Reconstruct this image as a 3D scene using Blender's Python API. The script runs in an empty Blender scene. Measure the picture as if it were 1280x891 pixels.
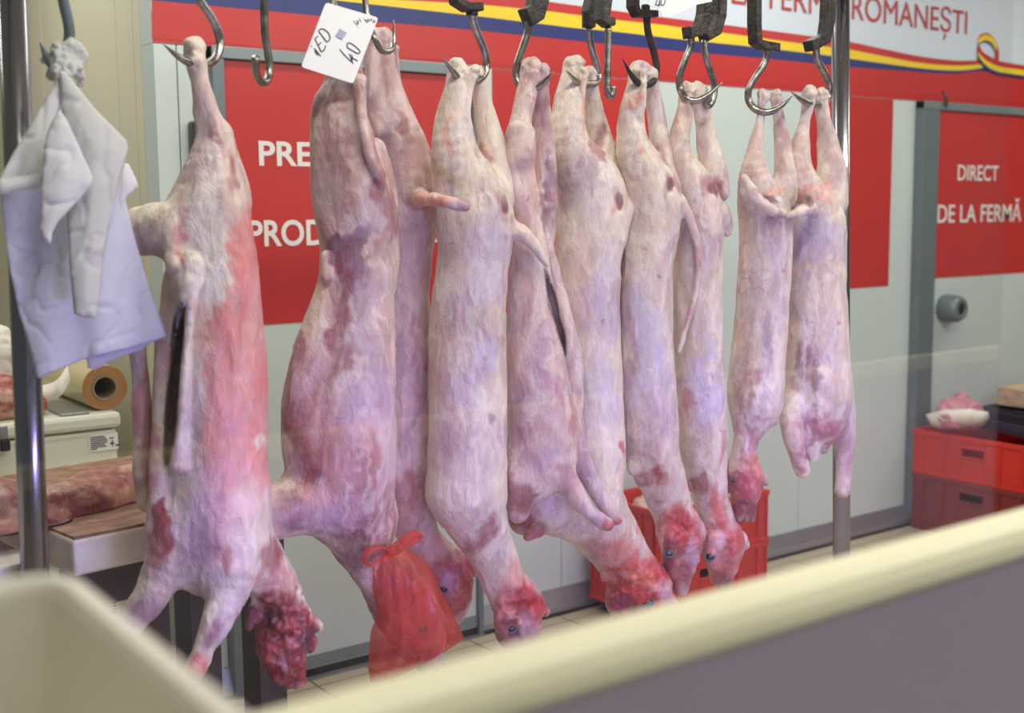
import bpy, bmesh, math, random
import numpy as np
from mathutils import Vector, Matrix
from mathutils.bvhtree import BVHTree
from mathutils.geometry import delaunay_2d_cdt

random.seed(7)
S = bpy.context.scene
COL = S.collection
PI = math.pi

# ---------------------------------------------------------------- camera
F, W, H = 1500.0, 1280.0, 891.0
EYE = 1.45
PSI, PITCH, ROLL = math.radians(35.9), math.radians(6.77), 0.0095
fwd = np.array([math.sin(PSI) * math.cos(PITCH), math.cos(PSI) * math.cos(PITCH), -math.sin(PITCH)])
rt0 = np.array([math.cos(PSI), -math.sin(PSI), 0.0])
up0 = np.cross(rt0, fwd)
rt = math.cos(ROLL) * rt0 - math.sin(ROLL) * up0
up = math.sin(ROLL) * rt0 + math.cos(ROLL) * up0
CAMP = np.array([0.0, 0.0, EYE])
cam = bpy.data.objects.new('camera', bpy.data.cameras.new('camera'))
COL.objects.link(cam)
cam.matrix_world = Matrix(((rt[0], up[0], -fwd[0], 0), (rt[1], up[1], -fwd[1], 0), (rt[2], up[2], -fwd[2], EYE), (0, 0, 0, 1)))
cam.data.sensor_width = 36.0
cam.data.lens = F / W * 36.0
cam.data.clip_start = 0.05
cam.data.dof.use_dof = True
cam.data.dof.focus_distance = 2.65
cam.data.dof.aperture_fstop = 3.0
S.camera = cam

# ---------------------------------------------------------------- world, lights, exposure
wd = bpy.data.worlds.new('hall'); S.world = wd; wd.use_nodes = True
wd.node_tree.nodes['Background'].inputs[0].default_value = (0.84, 0.88, 0.94, 1)
wd.node_tree.nodes['Background'].inputs[1].default_value = 0.21

def area(name, loc, target, sx, sy, power, col):
    l = bpy.data.lights.new(name, 'AREA'); l.shape = 'RECTANGLE'; l.size = sx; l.size_y = sy
    l.energy = power; l.color = col
    o = bpy.data.objects.new(name, l); COL.objects.link(o); o.location = loc
    d = Vector(target) - Vector(loc)
    o.rotation_euler = d.to_track_quat('-Z', 'X').to_euler() if False else d.to_track_quat('-Z', 'Y').to_euler()
    return o

WARM = (1.0, 0.98, 0.91)
COOL = (0.93, 0.97, 1.0)
area('lamp_light', (1.2, 1.05, 2.72), (1.2, 1.6, 0), 1.5, 0.16, 38, WARM)
area('lamp_light', (3.2, 1.05, 2.72), (3.2, 1.6, 0), 1.5, 0.16, 38, WARM)
area('lamp_light', (1.2, 2.75, 2.76), (1.2, 2.9, 0), 1.5, 0.16, 20, WARM)
area('lamp_light', (3.2, 2.75, 2.76), (3.2, 2.9, 0), 1.5, 0.16, 20, WARM)
area('lamp_light', (5.4, 2.2, 2.76), (5.4, 2.4, 0), 1.5, 0.16, 26, WARM)
area('lamp_light', (0.3, 3.9, 2.76), (0.3, 3.9, 0), 1.2, 0.16, 24, WARM)
# lamps of the market hall behind the visitor
area('hall_light', (3.6, -1.3, 2.8), (3.0, 2.1, 1.2), 1.8, 0.6, 44, COOL)
area('hall_light', (0.6, -2.2, 2.8), (1.4, 2.1, 1.2), 1.8, 0.6, 28, COOL)
# violet meat-counter tubes behind the counter front
area('counter_tube_light', (1.25, 1.10, 0.90), (1.5, 2.2, 0.45), 1.2, 0.05, 19, (0.42, 0.36, 1.0))
area('counter_tube_light', (2.6, 1.10, 0.90), (2.85, 2.2, 0.45), 1.2, 0.05, 19, (0.42, 0.36, 1.0))

S.view_settings.view_transform = 'Standard'
S.view_settings.look = 'None'
S.view_settings.gamma = 1.0
S.view_settings.exposure = -0.55
S.cycles.use_denoising = True

# ---------------------------------------------------------------- pixel <-> world
def ray(px, py):
    return fwd + rt * ((px - W / 2) / F) + up * (-(py - H / 2) / F)
def onY(px, py, y):
    d = ray(px, py); return CAMP + d * (y / d[1])
def onZ(px, py, z):
    d = ray(px, py); return CAMP + d * ((z - EYE) / d[2])
def onX(px, py, x):
    d = ray(px, py); return CAMP + d * (x / d[0])
def proj(P):
    v = P - CAMP
    zc = v @ fwd
    return W / 2 + F * (v @ rt) / zc, H / 2 - F * (v @ up) / zc, zc

DW = 3.36          # cold room front
YR = 2.08          # hanging rail

# ---------------------------------------------------------------- helpers
def lin(c):
    return tuple(((v / 255) / 12.92 if v / 255 <= 0.04045 else ((v / 255 + 0.055) / 1.055) ** 2.4) for v in c[:3])

def mat(name, rgb, rough=0.5, metal=0.0, var=0.0, vscale=6.0, bump=0.0, bscale=60.0, spec=0.5, rgb2=None, stretch=None, rnd=0.0, coat=0.0):
    m = bpy.data.materials.new(name); m.use_nodes = True
    nt = m.node_tree; b = nt.nodes['Principled BSDF']
    c = lin(rgb)
    b.inputs['Base Color'].default_value = (*c, 1)
    b.inputs['Roughness'].default_value = rough
    b.inputs['Metallic'].default_value = metal
    b.inputs['Specular IOR Level'].default_value = spec
    b.inputs['Coat Weight'].default_value = coat
    tc = nt.nodes.new('ShaderNodeTexCoord')
    mp = nt.nodes.new('ShaderNodeMapping')
    nt.links.new(tc.outputs['Object'], mp.inputs[0])
    if stretch: mp.inputs['Scale'].default_value = stretch
    src = None
    if var > 0 or rgb2:
        n = nt.nodes.new('ShaderNodeTexNoise'); n.inputs['Scale'].default_value = vscale
        n.inputs['Detail'].default_value = 5; n.inputs['Roughness'].default_value = 0.6
        nt.links.new(mp.outputs[0], n.inputs['Vector'])
        mx = nt.nodes.new('ShaderNodeMix'); mx.data_type = 'RGBA'
        c2 = lin(rgb2) if rgb2 else tuple(v * (1 - var) for v in c)
        mx.inputs[6].default_value = (*c, 1); mx.inputs[7].default_value = (*c2, 1)
        rp = nt.nodes.new('ShaderNodeMapRange'); rp.inputs[1].default_value = 0.38; rp.inputs[2].default_value = 0.66
        nt.links.new(n.outputs['Fac'], rp.inputs[0]); nt.links.new(rp.outputs[0], mx.inputs[0])
        src = mx.outputs[2]
        nt.links.new(src, b.inputs['Base Color'])
    if rnd > 0:
        oi = nt.nodes.new('ShaderNodeObjectInfo'); hs = nt.nodes.new('ShaderNodeHueSaturation')
        r2 = nt.nodes.new('ShaderNodeMapRange'); r2.inputs[3].default_value = 1 - rnd; r2.inputs[4].default_value = 1 + rnd
        nt.links.new(oi.outputs['Random'], r2.inputs[0]); nt.links.new(r2.outputs[0], hs.inputs['Value'])
        if src: nt.links.new(src, hs.inputs['Color'])
        else: hs.inputs['Color'].default_value = (*c, 1)
        nt.links.new(hs.outputs[0], b.inputs['Base Color'])
    if bump > 0:
        n2 = nt.nodes.new('ShaderNodeTexNoise'); n2.inputs['Scale'].default_value = bscale; n2.inputs['Detail'].default_value = 4
        nt.links.new(mp.outputs[0], n2.inputs['Vector'])
        bp = nt.nodes.new('ShaderNodeBump'); bp.inputs['Strength'].default_value = bump; bp.inputs['Distance'].default_value = 0.01
        nt.links.new(n2.outputs['Fac'], bp.inputs['Height']); nt.links.new(bp.outputs[0], b.inputs['Normal'])
    return m

def link(name, me, m=None, parent=None):
    o = bpy.data.objects.new(name, me); COL.objects.link(o)
    if m is not None and me is not None and not me.materials: me.materials.append(m)
    if parent is not None:
        o.parent = parent
        o.matrix_parent_inverse = parent.matrix_world.inverted() if parent.type != 'EMPTY' else Matrix.Translation(-parent.location)
    return o

def thing(name, label, cat, loc=(0, 0, 0), group=None):
    o = bpy.data.objects.new(name, None); COL.objects.link(o); o.location = loc
    o.empty_display_size = 0.05
    o['label'] = label; o['category'] = cat
    if group: o['group'] = group
    return o
def tag(o, label, cat, group=None):
    o['label'] = label; o['category'] = cat
    if group: o['group'] = group
    return o
def struct(name, label=None):
    o = bpy.data.objects.new(name, None); COL.objects.link(o); o['kind'] = 'structure'
    if label: o['label'] = label
    return o

def mesh_from(name, V, Fc, smooth=False):
    me = bpy.data.meshes.new(name); me.from_pydata([tuple(map(float, v)) for v in V], [], [tuple(map(int, f)) for f in Fc]); me.update()
    bm = bmesh.new(); bm.from_mesh(me); bmesh.ops.recalc_face_normals(bm, faces=bm.faces); bm.to_mesh(me); bm.free()
    if smooth: me.polygons.foreach_set('use_smooth', [True] * len(me.polygons))
    return me

class MB:
    def __init__(s): s.V = []; s.F = []
    def add(s, V, Fc):
        n = len(s.V); s.V += [tuple(map(float, v)) for v in V]; s.F += [tuple(i + n for i in f) for f in Fc]; return s
    def box(s, lo, hi):
        x0, y0, z0 = lo; x1, y1, z1 = hi
        return s.add([(x0, y0, z0), (x1, y0, z0), (x1, y1, z0), (x0, y1, z0), (x0, y0, z1), (x1, y0, z1), (x1, y1, z1), (x0, y1, z1)],
                     [(0, 3, 2, 1), (4, 5, 6, 7), (0, 1, 5, 4), (1, 2, 6, 5), (2, 3, 7, 6), (3, 0, 4, 7)])
    def tube(s, pts, rad, n=10, cap=True, flat=None):
        P = [np.array(p, float) for p in pts]; m = len(P)
        T = [P[min(i + 1, m - 1)] - P[max(i - 1, 0)] for i in range(m)]
        T = [t / (np.linalg.norm(t) + 1e-12) for t in T]
        a = np.array([0, 1, 0.0]) if abs(T[0][1]) < 0.9 else np.array([1.0, 0, 0])
        u = a - T[0] * (a @ T[0]); u /= np.linalg.norm(u)
        V = []
        for i in range(m):
            u = u - T[i] * (u @ T[i]); u /= np.linalg.norm(u)
            w = np.cross(T[i], u)
            r = rad[i] if hasattr(rad, '__len__') else rad
            for k in range(n):
                an = 2 * PI * k / n
                fu, fw = flat if flat else (1, 1)
                V.append(P[i] + r * (fu * math.cos(an) * u + fw * math.sin(an) * w))
        Fc = [(i * n + k, i * n + (k + 1) % n, (i + 1) * n + (k + 1) % n, (i + 1) * n + k) for i in range(m - 1) for k in range(n)]
        if cap: Fc += [tuple(range(n))[::-1], tuple((m - 1) * n + k for k in range(n))]
        return s.add(V, Fc)
    def prism(s, poly, y0, y1):
        n = len(poly)
        V = [(x, y0, z) for x, z in poly] + [(x, y1, z) for x, z in poly]
        return s.add(V, [tuple(range(n)), tuple(range(2 * n - 1, n - 1, -1))] + [(i, (i + 1) % n, n + (i + 1) % n, n + i) for i in range(n)])
    def lathe(s, prof, c, axis='z', n=32):
        V = []
        for r, h in prof:
            for k in range(n):
                a = 2 * PI * k / n
                p = (r * math.cos(a), r * math.sin(a), h)
                if axis == 'y': p = (p[0], p[2], p[1])
                if axis == 'x': p = (p[2], p[0], p[1])
                V.append((c[0] + p[0], c[1] + p[1], c[2] + p[2]))
        m = len(prof)
        return s.add(V, [(i * n + k, i * n + (k + 1) % n, ((i + 1) % m) * n + (k + 1) % n, ((i + 1) % m) * n + k) for i in range(m - 1) for k in range(n)])
    def build(s, name, m=None, parent=None, smooth=False, bevel=0.0):
        me = mesh_from(name, s.V, s.F, smooth)
        o = link(name, me, m, parent)
        if bevel > 0:
            b = o.modifiers.new('bevel', 'BEVEL'); b.width = bevel; b.segments = 2; b.limit_method = 'ANGLE'; b.angle_limit = math.radians(40)
        return o

def spline(pts, n=8):
    """Catmull-Rom through points of any dimension"""
    P = [np.array(p, float) for p in pts]
    P = [2 * P[0] - P[1]] + P + [2 * P[-1] - P[-2]]
    out = []
    for i in range(1, len(P) - 2):
        for k in range(n):
            t = k / n
            a, b, c, d = P[i - 1], P[i], P[i + 1], P[i + 2]
            out.append(0.5 * (2 * b + (c - a) * t + (2 * a - 5 * b + 4 * c - d) * t * t + (3 * b - a - 3 * c + d) * t ** 3))
    out.append(P[-2])
    return out

def hsh(x, y, z, seed):
    h = (x * 374761393 + y * 668265263 + z * 1440662683 + seed * 974634777) & 0xFFFFFFFF
    h = ((h ^ (h >> 13)) * 1274126177) & 0xFFFFFFFF
    h = (h ^ (h >> 16)) & 0xFFFFFF
    return h.astype(np.float32) / 0xFFFFFF
def vnoise(P, seed=0):
    I = np.floor(P).astype(np.int64); f = (P - I).astype(np.float32); f = f * f * (3 - 2 * f)
    r = 0
    for dx in (0, 1):
        for dy in (0, 1):
            for dz in (0, 1):
                w = (f[:, 0] if dx else 1 - f[:, 0]) * (f[:, 1] if dy else 1 - f[:, 1]) * (f[:, 2] if dz else 1 - f[:, 2])
                r = r + w * hsh(I[:, 0] + dx, I[:, 1] + dy, I[:, 2] + dz, seed)
    return r
def fbm(P, seed=0, oct=3):
    r = 0; a = 0.5; t = 0
    for k in range(oct):
        r = r + a * vnoise(P * (2 ** k), seed + k * 17); t += a; a *= 0.5
    return r / t

# ---------------------------------------------------------------- signed distance bodies
def sdf_eval(P, groups):
    """groups: (cones, k, op); the cones of one chain are joined plainly, chains are blended smoothly"""
    d = np.full(len(P), 1.0, np.float32)
    for (cones, k, op) in groups:
        m = max(max(c[2], c[3]) for c in cones) + k + 0.035
        lo = np.min([np.minimum(c[0], c[1]) for c in cones], 0) - m; hi = np.max([np.maximum(c[0], c[1]) for c in cones], 0) + m
        ix = np.nonzero(((P > lo) & (P < hi)).all(1))[0]
        if len(ix) == 0: continue
        PP = P[ix]; q = np.full(len(ix), 1.0, np.float32)
        for (a, b, ra, rb) in cones:
            mm = max(ra, rb) + k + 0.035
            jx = np.nonzero(((PP > np.minimum(a, b) - mm) & (PP < np.maximum(a, b) + mm)).all(1))[0]
            if len(jx) == 0: continue
            Q = PP[jx]; ba = b - a; l2 = float(ba @ ba) + 1e-12
            t = np.clip(((Q - a) @ ba) / l2, 0, 1)
            q[jx] = np.minimum(q[jx], np.linalg.norm(Q - a - t[:, None] * ba, axis=1) - (ra + (rb - ra) * t))
        e = d[ix]
        if op > 0:
            h = np.maximum(k - np.abs(e - q), 0) / k
            d[ix] = np.minimum(e, q) - h * h * k * 0.25
        else:
            h = np.maximum(k - np.abs(e + q), 0) / k
            d[ix] = np.maximum(e, -q) + h * h * k * 0.25
    return d

CORN = np.array([(0, 0, 0), (1, 0, 0), (0, 1, 0), (1, 1, 0), (0, 0, 1), (1, 0, 1), (0, 1, 1), (1, 1, 1)])
EDG = [(0, 1), (2, 3), (4, 5), (6, 7), (0, 2), (1, 3), (4, 6), (5, 7), (0, 4), (1, 5), (2, 6), (3, 7)]
def sdf_mesh(prims, h):
    lo = np.min([np.minimum(p[0] - p[2], p[1] - p[3]) for g in prims if g[2] > 0 for p in g[0]], 0) - 0.03
    hi = np.max([np.maximum(p[0] + p[2], p[1] + p[3]) for g in prims if g[2] > 0 for p in g[0]], 0) + 0.03
    B = 4; Hc = h * B
    n = np.ceil((hi - lo) / Hc).astype(int) + 1
    g = np.stack(np.meshgrid(*[np.arange(k) for k in n], indexing='ij'), -1).reshape(-1, 3)
    dc = sdf_eval((lo + (g + 0.5) * Hc).astype(np.float32), prims)
    act = (np.abs(dc) < Hc * 1.0 + 0.004)
    fine = np.repeat(np.repeat(np.repeat(dc.reshape(n), B, 0), B, 1), B, 2)
    fine = np.pad(fine, ((0, 1),) * 3, mode='edge')
    mk = np.zeros(fine.shape, bool)
    A = np.repeat(np.repeat(np.repeat(act.reshape(n), B, 0), B, 1), B, 2)
    for c in CORN:
        mk[c[0]:c[0] + A.shape[0], c[1]:c[1] + A.shape[1], c[2]:c[2] + A.shape[2]] |= A
    ix = np.stack(np.nonzero(mk), 1)
    fine[mk] = sdf_eval((lo + ix * h).astype(np.float32), prims)
    s = fine < 0
    c0 = s[:-1, :-1, :-1]; anyv = np.zeros(c0.shape, np.int8)
    sh = c0.shape
    for c in CORN: anyv += s[c[0]:c[0] + sh[0], c[1]:c[1] + sh[1], c[2]:c[2] + sh[2]]
    cells = np.stack(np.nonzero((anyv > 0) & (anyv < 8)), 1)
    vals = np.stack([fine[cells[:, 0] + c[0], cells[:, 1] + c[1], cells[:, 2] + c[2]] for c in CORN], 1)
    acc = np.zeros((len(cells), 3), np.float32); cnt = np.zeros(len(cells), np.float32)
    for i, j in EDG:
        a, b = vals[:, i], vals[:, j]; x = (a < 0) != (b < 0)
        t = np.where(x, a / np.where(x, a - b, 1), 0)[:, None]
        acc += np.where(x[:, None], CORN[i] + t * (CORN[j] - CORN[i]), 0); cnt += x
    V = lo + (cells + acc / cnt[:, None]) * h
    idx = -np.ones(sh, np.int64); idx[cells[:, 0], cells[:, 1], cells[:, 2]] = np.arange(len(cells))
    Q = []
    for ax in range(3):
        o1, o2 = [(1, 2), (2, 0), (0, 1)][ax]
        sl0 = [slice(1, -1)] * 3; sl1 = [slice(1, -1)] * 3
        sl0[ax] = slice(0, -1); sl1[ax] = slice(1, None)
        a = s[tuple(sl0)]; b = s[tuple(sl1)]
        e = np.stack(np.nonzero(a != b), 1); inside = a[a != b]
        off = np.ones(3, int); off[ax] = 0
        e = e + off
        def at(d1, d2):
            c = e.copy(); c[:, o1] += d1; c[:, o2] += d2
            return idx[c[:, 0], c[:, 1], c[:, 2]]
        q = np.stack([at(-1, -1), at(0, -1), at(0, 0), at(-1, 0)], 1)
        q[~inside] = q[~inside][:, ::-1]
        Q.append(q)
    Q = np.concatenate(Q); Q = Q[(Q >= 0).all(1)]
    return V, Q

def fast_mesh(name, V, Q):
    me = bpy.data.meshes.new(name)
    me.vertices.add(len(V)); me.vertices.foreach_set('co', np.asarray(V, np.float32).ravel())
    me.loops.add(Q.size); me.loops.foreach_set('vertex_index', Q.astype(np.int32).ravel())
    me.polygons.add(len(Q)); me.polygons.foreach_set('loop_start', np.arange(0, Q.size, 4, dtype=np.int32))
    me.polygons.foreach_set('use_smooth', np.ones(len(Q), bool))
    me.update(calc_edges=True); me.validate()
    return me

def vnormals(V, Q):
    n = np.cross(V[Q[:, 2]] - V[Q[:, 0]], V[Q[:, 3]] - V[Q[:, 1]])
    N = np.zeros_like(V)
    for k in range(4): np.add.at(N, Q[:, k], n)
    return N / (np.linalg.norm(N, axis=1)[:, None] + 1e-12)

def pxw(px, py, dy, base=YR):
    return onY(px, py, base + dy)
def chain(nodes, k=0.02, op=1, dy0=0.0, base=YR, sub=3):
    """nodes (px, py, radius px[, dy]) -> one group of round cones in metres along a smooth curve"""
    nd = [np.array((n[0], n[1], n[2], n[3] if len(n) > 3 else 0.0), float) for n in nodes]
    if len(nd) == 1: nd = nd * 2
    if len(nd) > 2: nd = spline(nd, sub)
    W3 = []
    for n in nd:
        p = pxw(n[0], n[1], n[3] + dy0, base); W3.append((p, max(n[2], 0.8) * mpx(p)))
    return [([(a, b, ra, rb) for (a, ra), (b, rb) in zip(W3[:-1], W3[1:])], k, op)]
def mpx(p): return ((p - CAMP) @ fwd) / F          # metres per pixel there

# ---------------------------------------------------------------- materials
M = {}
M['white_panel'] = mat('white_panel', (206, 218, 213), 0.45, var=0.06, vscale=2.0, bump=0.02, bscale=120)
M['cream_panel'] = mat('cream_panel', (222, 218, 192), 0.5, var=0.05, vscale=3.0)
M['red_vinyl'] = mat('red_vinyl', (196, 44, 40), 0.42, var=0.07, vscale=3.0)
M['blue_vinyl'] = mat('blue_vinyl', (34, 46, 112), 0.42)
M['yellow_vinyl'] = mat('yellow_vinyl', (240, 208, 40), 0.42)
M['white_vinyl'] = mat('white_vinyl', (212, 222, 230), 0.42)
M['red_letter'] = mat('red_letter', (184, 46, 44), 0.45)
M['white_letter'] = mat('white_letter', (232, 232, 226), 0.45)
M['grey_frame'] = mat('grey_frame', (128, 142, 142), 0.4, metal=0.25, var=0.08, vscale=8)
M['grey_frame_dark'] = mat('grey_frame_dark', (116, 128, 130), 0.4, metal=0.25, var=0.08, vscale=8)
M['alu'] = mat('brushed_aluminium', (168, 172, 170), 0.38, metal=0.7, var=0.12, vscale=5, stretch=(0.3, 1, 6))
M['black'] = mat('black_rubber', (24, 24, 26), 0.6)
M['tile'] = mat('beige_tile', (196, 184, 152), 0.4, var=0.10, vscale=4, rnd=0.05, bump=0.03, bscale=30)
M['grout'] = mat('grout', (84, 74, 60), 0.9, var=0.2, vscale=20)
M['ceiling'] = mat('ceiling_paint', (225, 225, 220), 0.8)
M['steel'] = mat('stainless_steel', (150, 150, 154), 0.22, metal=1.0, var=0.12, vscale=14, stretch=(1, 1, 0.15))
M['steel_dull'] = mat('worn_hook_steel', (176, 172, 160), 0.30, metal=1.0, rgb2=(116, 112, 104), vscale=40, bump=0.1, bscale=150)
M['iron'] = mat('black_iron', (46, 44, 44), 0.42, metal=0.7, rgb2=(78, 70, 62), vscale=45, bump=0.25, bscale=160)
M['dark_steel'] = mat('dark_table_steel', (82, 78, 78), 0.4, metal=0.6, var=0.2, vscale=12)
M['white_plastic'] = mat('white_plastic_block', (228, 222, 214), 0.5, rgb2=(206, 192, 184), vscale=14, bump=0.1, bscale=80)
M['block_top'] = mat('stained_block_top', (166, 130, 104), 0.6, rgb2=(112, 68, 54), vscale=22, bump=0.3, bscale=90, stretch=(1, 3, 1))
M['appliance'] = mat('cream_appliance', (224, 224, 204), 0.35, var=0.04, vscale=4)
M['card'] = mat('white_card', (240, 238, 232), 0.5, var=0.03, vscale=12)
M['ink'] = mat('marker_ink', (32, 30, 44), 0.5)
M['blue_ink'] = mat('blue_ink', (36, 44, 92), 0.5)
M['tape'] = mat('lilac_tape', (176, 166, 196), 0.4)
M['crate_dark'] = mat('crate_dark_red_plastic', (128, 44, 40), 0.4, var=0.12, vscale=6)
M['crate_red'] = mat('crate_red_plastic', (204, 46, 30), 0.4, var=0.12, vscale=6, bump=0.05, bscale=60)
M['film'] = mat('clear_film_roll', (224, 208, 160), 0.25, var=0.08, vscale=5, stretch=(1, 0.1, 1))
M['film_end'] = mat('film_roll_end', (170, 122, 66), 0.4, var=0.2, vscale=30)
M['core'] = mat('cardboard_core', (150, 128, 100), 0.8)
M['paper'] = mat('white_paper', (236, 232, 216), 0.7, var=0.04, vscale=10)
M['tub'] = mat('cream_tub_plastic', (238, 232, 214), 0.35, var=0.04, vscale=6)
M['counter_cream'] = mat('cream_counter_edge', (236, 230, 192), 0.5, var=0.05, vscale=4)
M['counter_grey'] = mat('grey_counter_panel', (190, 180, 198), 0.5, var=0.05, vscale=3)
M['dark_tray'] = mat('dark_tray_plastic', (52, 50, 62), 0.35)
M['wood'] = mat('pale_box_card', (214, 186, 156), 0.75, rgb2=(170, 140, 112), vscale=16, stretch=(1, 1, 4))
M['eye'] = mat('dark_eye', (20, 20, 28), 0.12, spec=0.8)
M['eye_rim'] = mat('grey_eye_lid', (84, 84, 100), 0.35)
M['lamp_body'] = mat('lamp_housing', (230, 230, 228), 0.5)

def cloth_mat(name, rgb):
    m = mat(name, rgb, 0.85, var=0.05, vscale=9, bump=0.15, bscale=40)
    nt = m.node_tree; b = nt.nodes['Principled BSDF']; out = nt.nodes['Material Output']
    tr = nt.nodes.new('ShaderNodeBsdfTranslucent'); tr.inputs[0].default_value = (*lin(rgb), 1)
    mx = nt.nodes.new('ShaderNodeMixShader'); mx.inputs[0].default_value = 0.22
    nt.links.new(b.outputs[0], mx.inputs[1]); nt.links.new(tr.outputs[0], mx.inputs[2]); nt.links.new(mx.outputs[0], out.inputs[0])
    return m
M['cloth'] = cloth_mat('white_cloth', (236, 234, 234))
M['cloth_grey'] = cloth_mat('grey_cloth', (220, 220, 214))
M['cloth_blue'] = cloth_mat('cool_cloth', (222, 222, 234))

def flesh_mat():
    m = bpy.data.materials.new('skinned_flesh'); m.use_nodes = True
    nt = m.node_tree; b = nt.nodes['Principled BSDF']
    N = lambda t: nt.nodes.new('ShaderNode' + t)
    L = nt.links.new
    at = N('VertexColor'); at.layer_name = 'Col'
    tc = N('TexCoord')
    mp = N('Mapping'); mp.inputs['Scale'].default_value = (1, 1, 0.45); L(tc.outputs['Object'], mp.inputs[0])
    n1 = N('TexNoise'); n1.inputs['Scale'].default_value = 34; n1.inputs['Detail'].default_value = 7; n1.inputs['Roughness'].default_value = 0.68; n1.inputs['Distortion'].default_value = 0.8
    L(mp.outputs[0], n1.inputs['Vector'])
    r1 = N('MapRange'); r1.inputs[1].default_value = 0.35; r1.inputs[2].default_value = 0.68; r1.inputs[3].default_value = 0.80; r1.inputs[4].default_value = 1.07
    L(n1.outputs['Fac'], r1.inputs[0])
    hs = N('HueSaturation'); L(at.outputs[0], hs.inputs['Color']); L(r1.outputs[0], hs.inputs['Value'])
    # streaky pale membrane
    mp2 = N('Mapping'); mp2.inputs['Scale'].default_value = (1, 1, 0.16); mp2.inputs['Rotation'].default_value = (0.25, 0.35, 0)
    L(tc.outputs['Object'], mp2.inputs[0])
    n2 = N('TexNoise'); n2.inputs['Scale'].default_value = 60; n2.inputs['Detail'].default_value = 5; n2.inputs['Distortion'].default_value = 1.6
    L(mp2.outputs[0], n2.inputs['Vector'])
    r2 = N('MapRange'); r2.inputs[1].default_value = 0.56; r2.inputs[2].default_value = 0.74; r2.inputs[4].default_value = 0.20
    L(n2.outputs['Fac'], r2.inputs[0])
    mx = N('Mix'); mx.data_type = 'RGBA'; mx.inputs[7].default_value = (*lin((236, 214, 208)), 1)
    L(r2.outputs[0], mx.inputs[0]); L(hs.outputs[0], mx.inputs[6])
    # small blood flecks
    n3 = N('TexNoise'); n3.inputs['Scale'].default_value = 26; n3.inputs['Detail'].default_value = 3
    L(tc.outputs['Object'], n3.inputs['Vector'])
    r3 = N('MapRange'); r3.inputs[1].default_value = 0.69; r3.inputs[2].default_value = 0.76; r3.inputs[4].default_value = 0.5
    L(n3.outputs['Fac'], r3.inputs[0])
    mx2 = N('Mix'); mx2.data_type = 'RGBA'; mx2.inputs[7].default_value = (*lin((176, 74, 72)), 1)
    L(r3.outputs[0], mx2.inputs[0]); L(mx.outputs[2], mx2.inputs[6])
    L(mx2.outputs[2], b.inputs['Base Color'])
    b.inputs['Roughness'].default_value = 0.34
    b.inputs['Subsurface Weight'].default_value = 0.12
    b.inputs['Subsurface Radius'].default_value = (0.012, 0.004, 0.003)
    b.inputs['Subsurface Scale'].default_value = 1.0
    n4 = N('TexNoise'); n4.inputs['Scale'].default_value = 42; n4.inputs['Detail'].default_value = 6; n4.inputs['Roughness'].default_value = 0.6; n4.inputs['Distortion'].default_value = 1.0
    L(mp.outputs[0], n4.inputs['Vector'])
    bp = N('Bump'); bp.inputs['Strength'].default_value = 0.75; bp.inputs['Distance'].default_value = 0.007
    L(n4.outputs['Fac'], bp.inputs['Height'])
    n5 = N('TexNoise'); n5.inputs['Scale'].default_value = 240; n5.inputs['Detail'].default_value = 2
    L(tc.outputs['Object'], n5.inputs['Vector'])
    bp2 = N('Bump'); bp2.inputs['Strength'].default_value = 0.12; bp2.inputs['Distance'].default_value = 0.003
    L(n5.outputs['Fac'], bp2.inputs['Height']); L(bp.outputs[0], bp2.inputs['Normal'])
    L(bp2.outputs[0], b.inputs['Normal'])
    return m
M['flesh'] = flesh_mat()

# ================================================================ STRUCTURE
# ---- floor of square tiles
floor = struct('floor')
mb = MB().box((-3, -3, -0.10), (9, 6, -0.004)); mb.build('floor_slab', M['grout'], floor)
TS = 0.20
X0, Y0 = 0.0143 + 1.39, DW - 0.10          # grid origin taken from the visible joints
tile_me = MB().box((-TS / 2 + 0.003, -TS / 2 + 0.003, -0.008), (TS / 2 - 0.003, TS / 2 - 0.003, 0.0))
tm = mesh_from('tile', tile_me.V, tile_me.F); tm.materials.append(M['tile'])
field = MB()
for i in range(-22, 38):
    for j in range(-31, 14):
        cx, cy = X0 + (i + 0.5) * TS, Y0 + (j + 0.5) * TS
        if 0 <= i < 24 and -5 <= j <= 0:
            t = link('tile', tm, None, floor); t.location = (cx, cy, random.uniform(-0.0008, 0.0))
        else:
            a = TS / 2 - 0.003
            field.add([(cx - a, cy - a, -0.004), (cx + a, cy - a, -0.004), (cx + a, cy + a, -0.004), (cx - a, cy + a, -0.004),
                       (cx - a, cy - a, 0), (cx + a, cy - a, 0), (cx + a, cy + a, 0), (cx - a, cy + a, 0)],
                      [(4, 5, 6, 7), (0, 1, 5, 4), (1, 2, 6, 5), (2, 3, 7, 6), (3, 0, 4, 7)])
tf = field.build('tile_field', M['tile'], floor); tf['kind'] = 'stuff'

ceil = MB().box((-3, -3, 2.9), (9, 6, 3.0)).build('ceiling', M['ceiling']); ceil['kind'] = 'structure'

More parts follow.
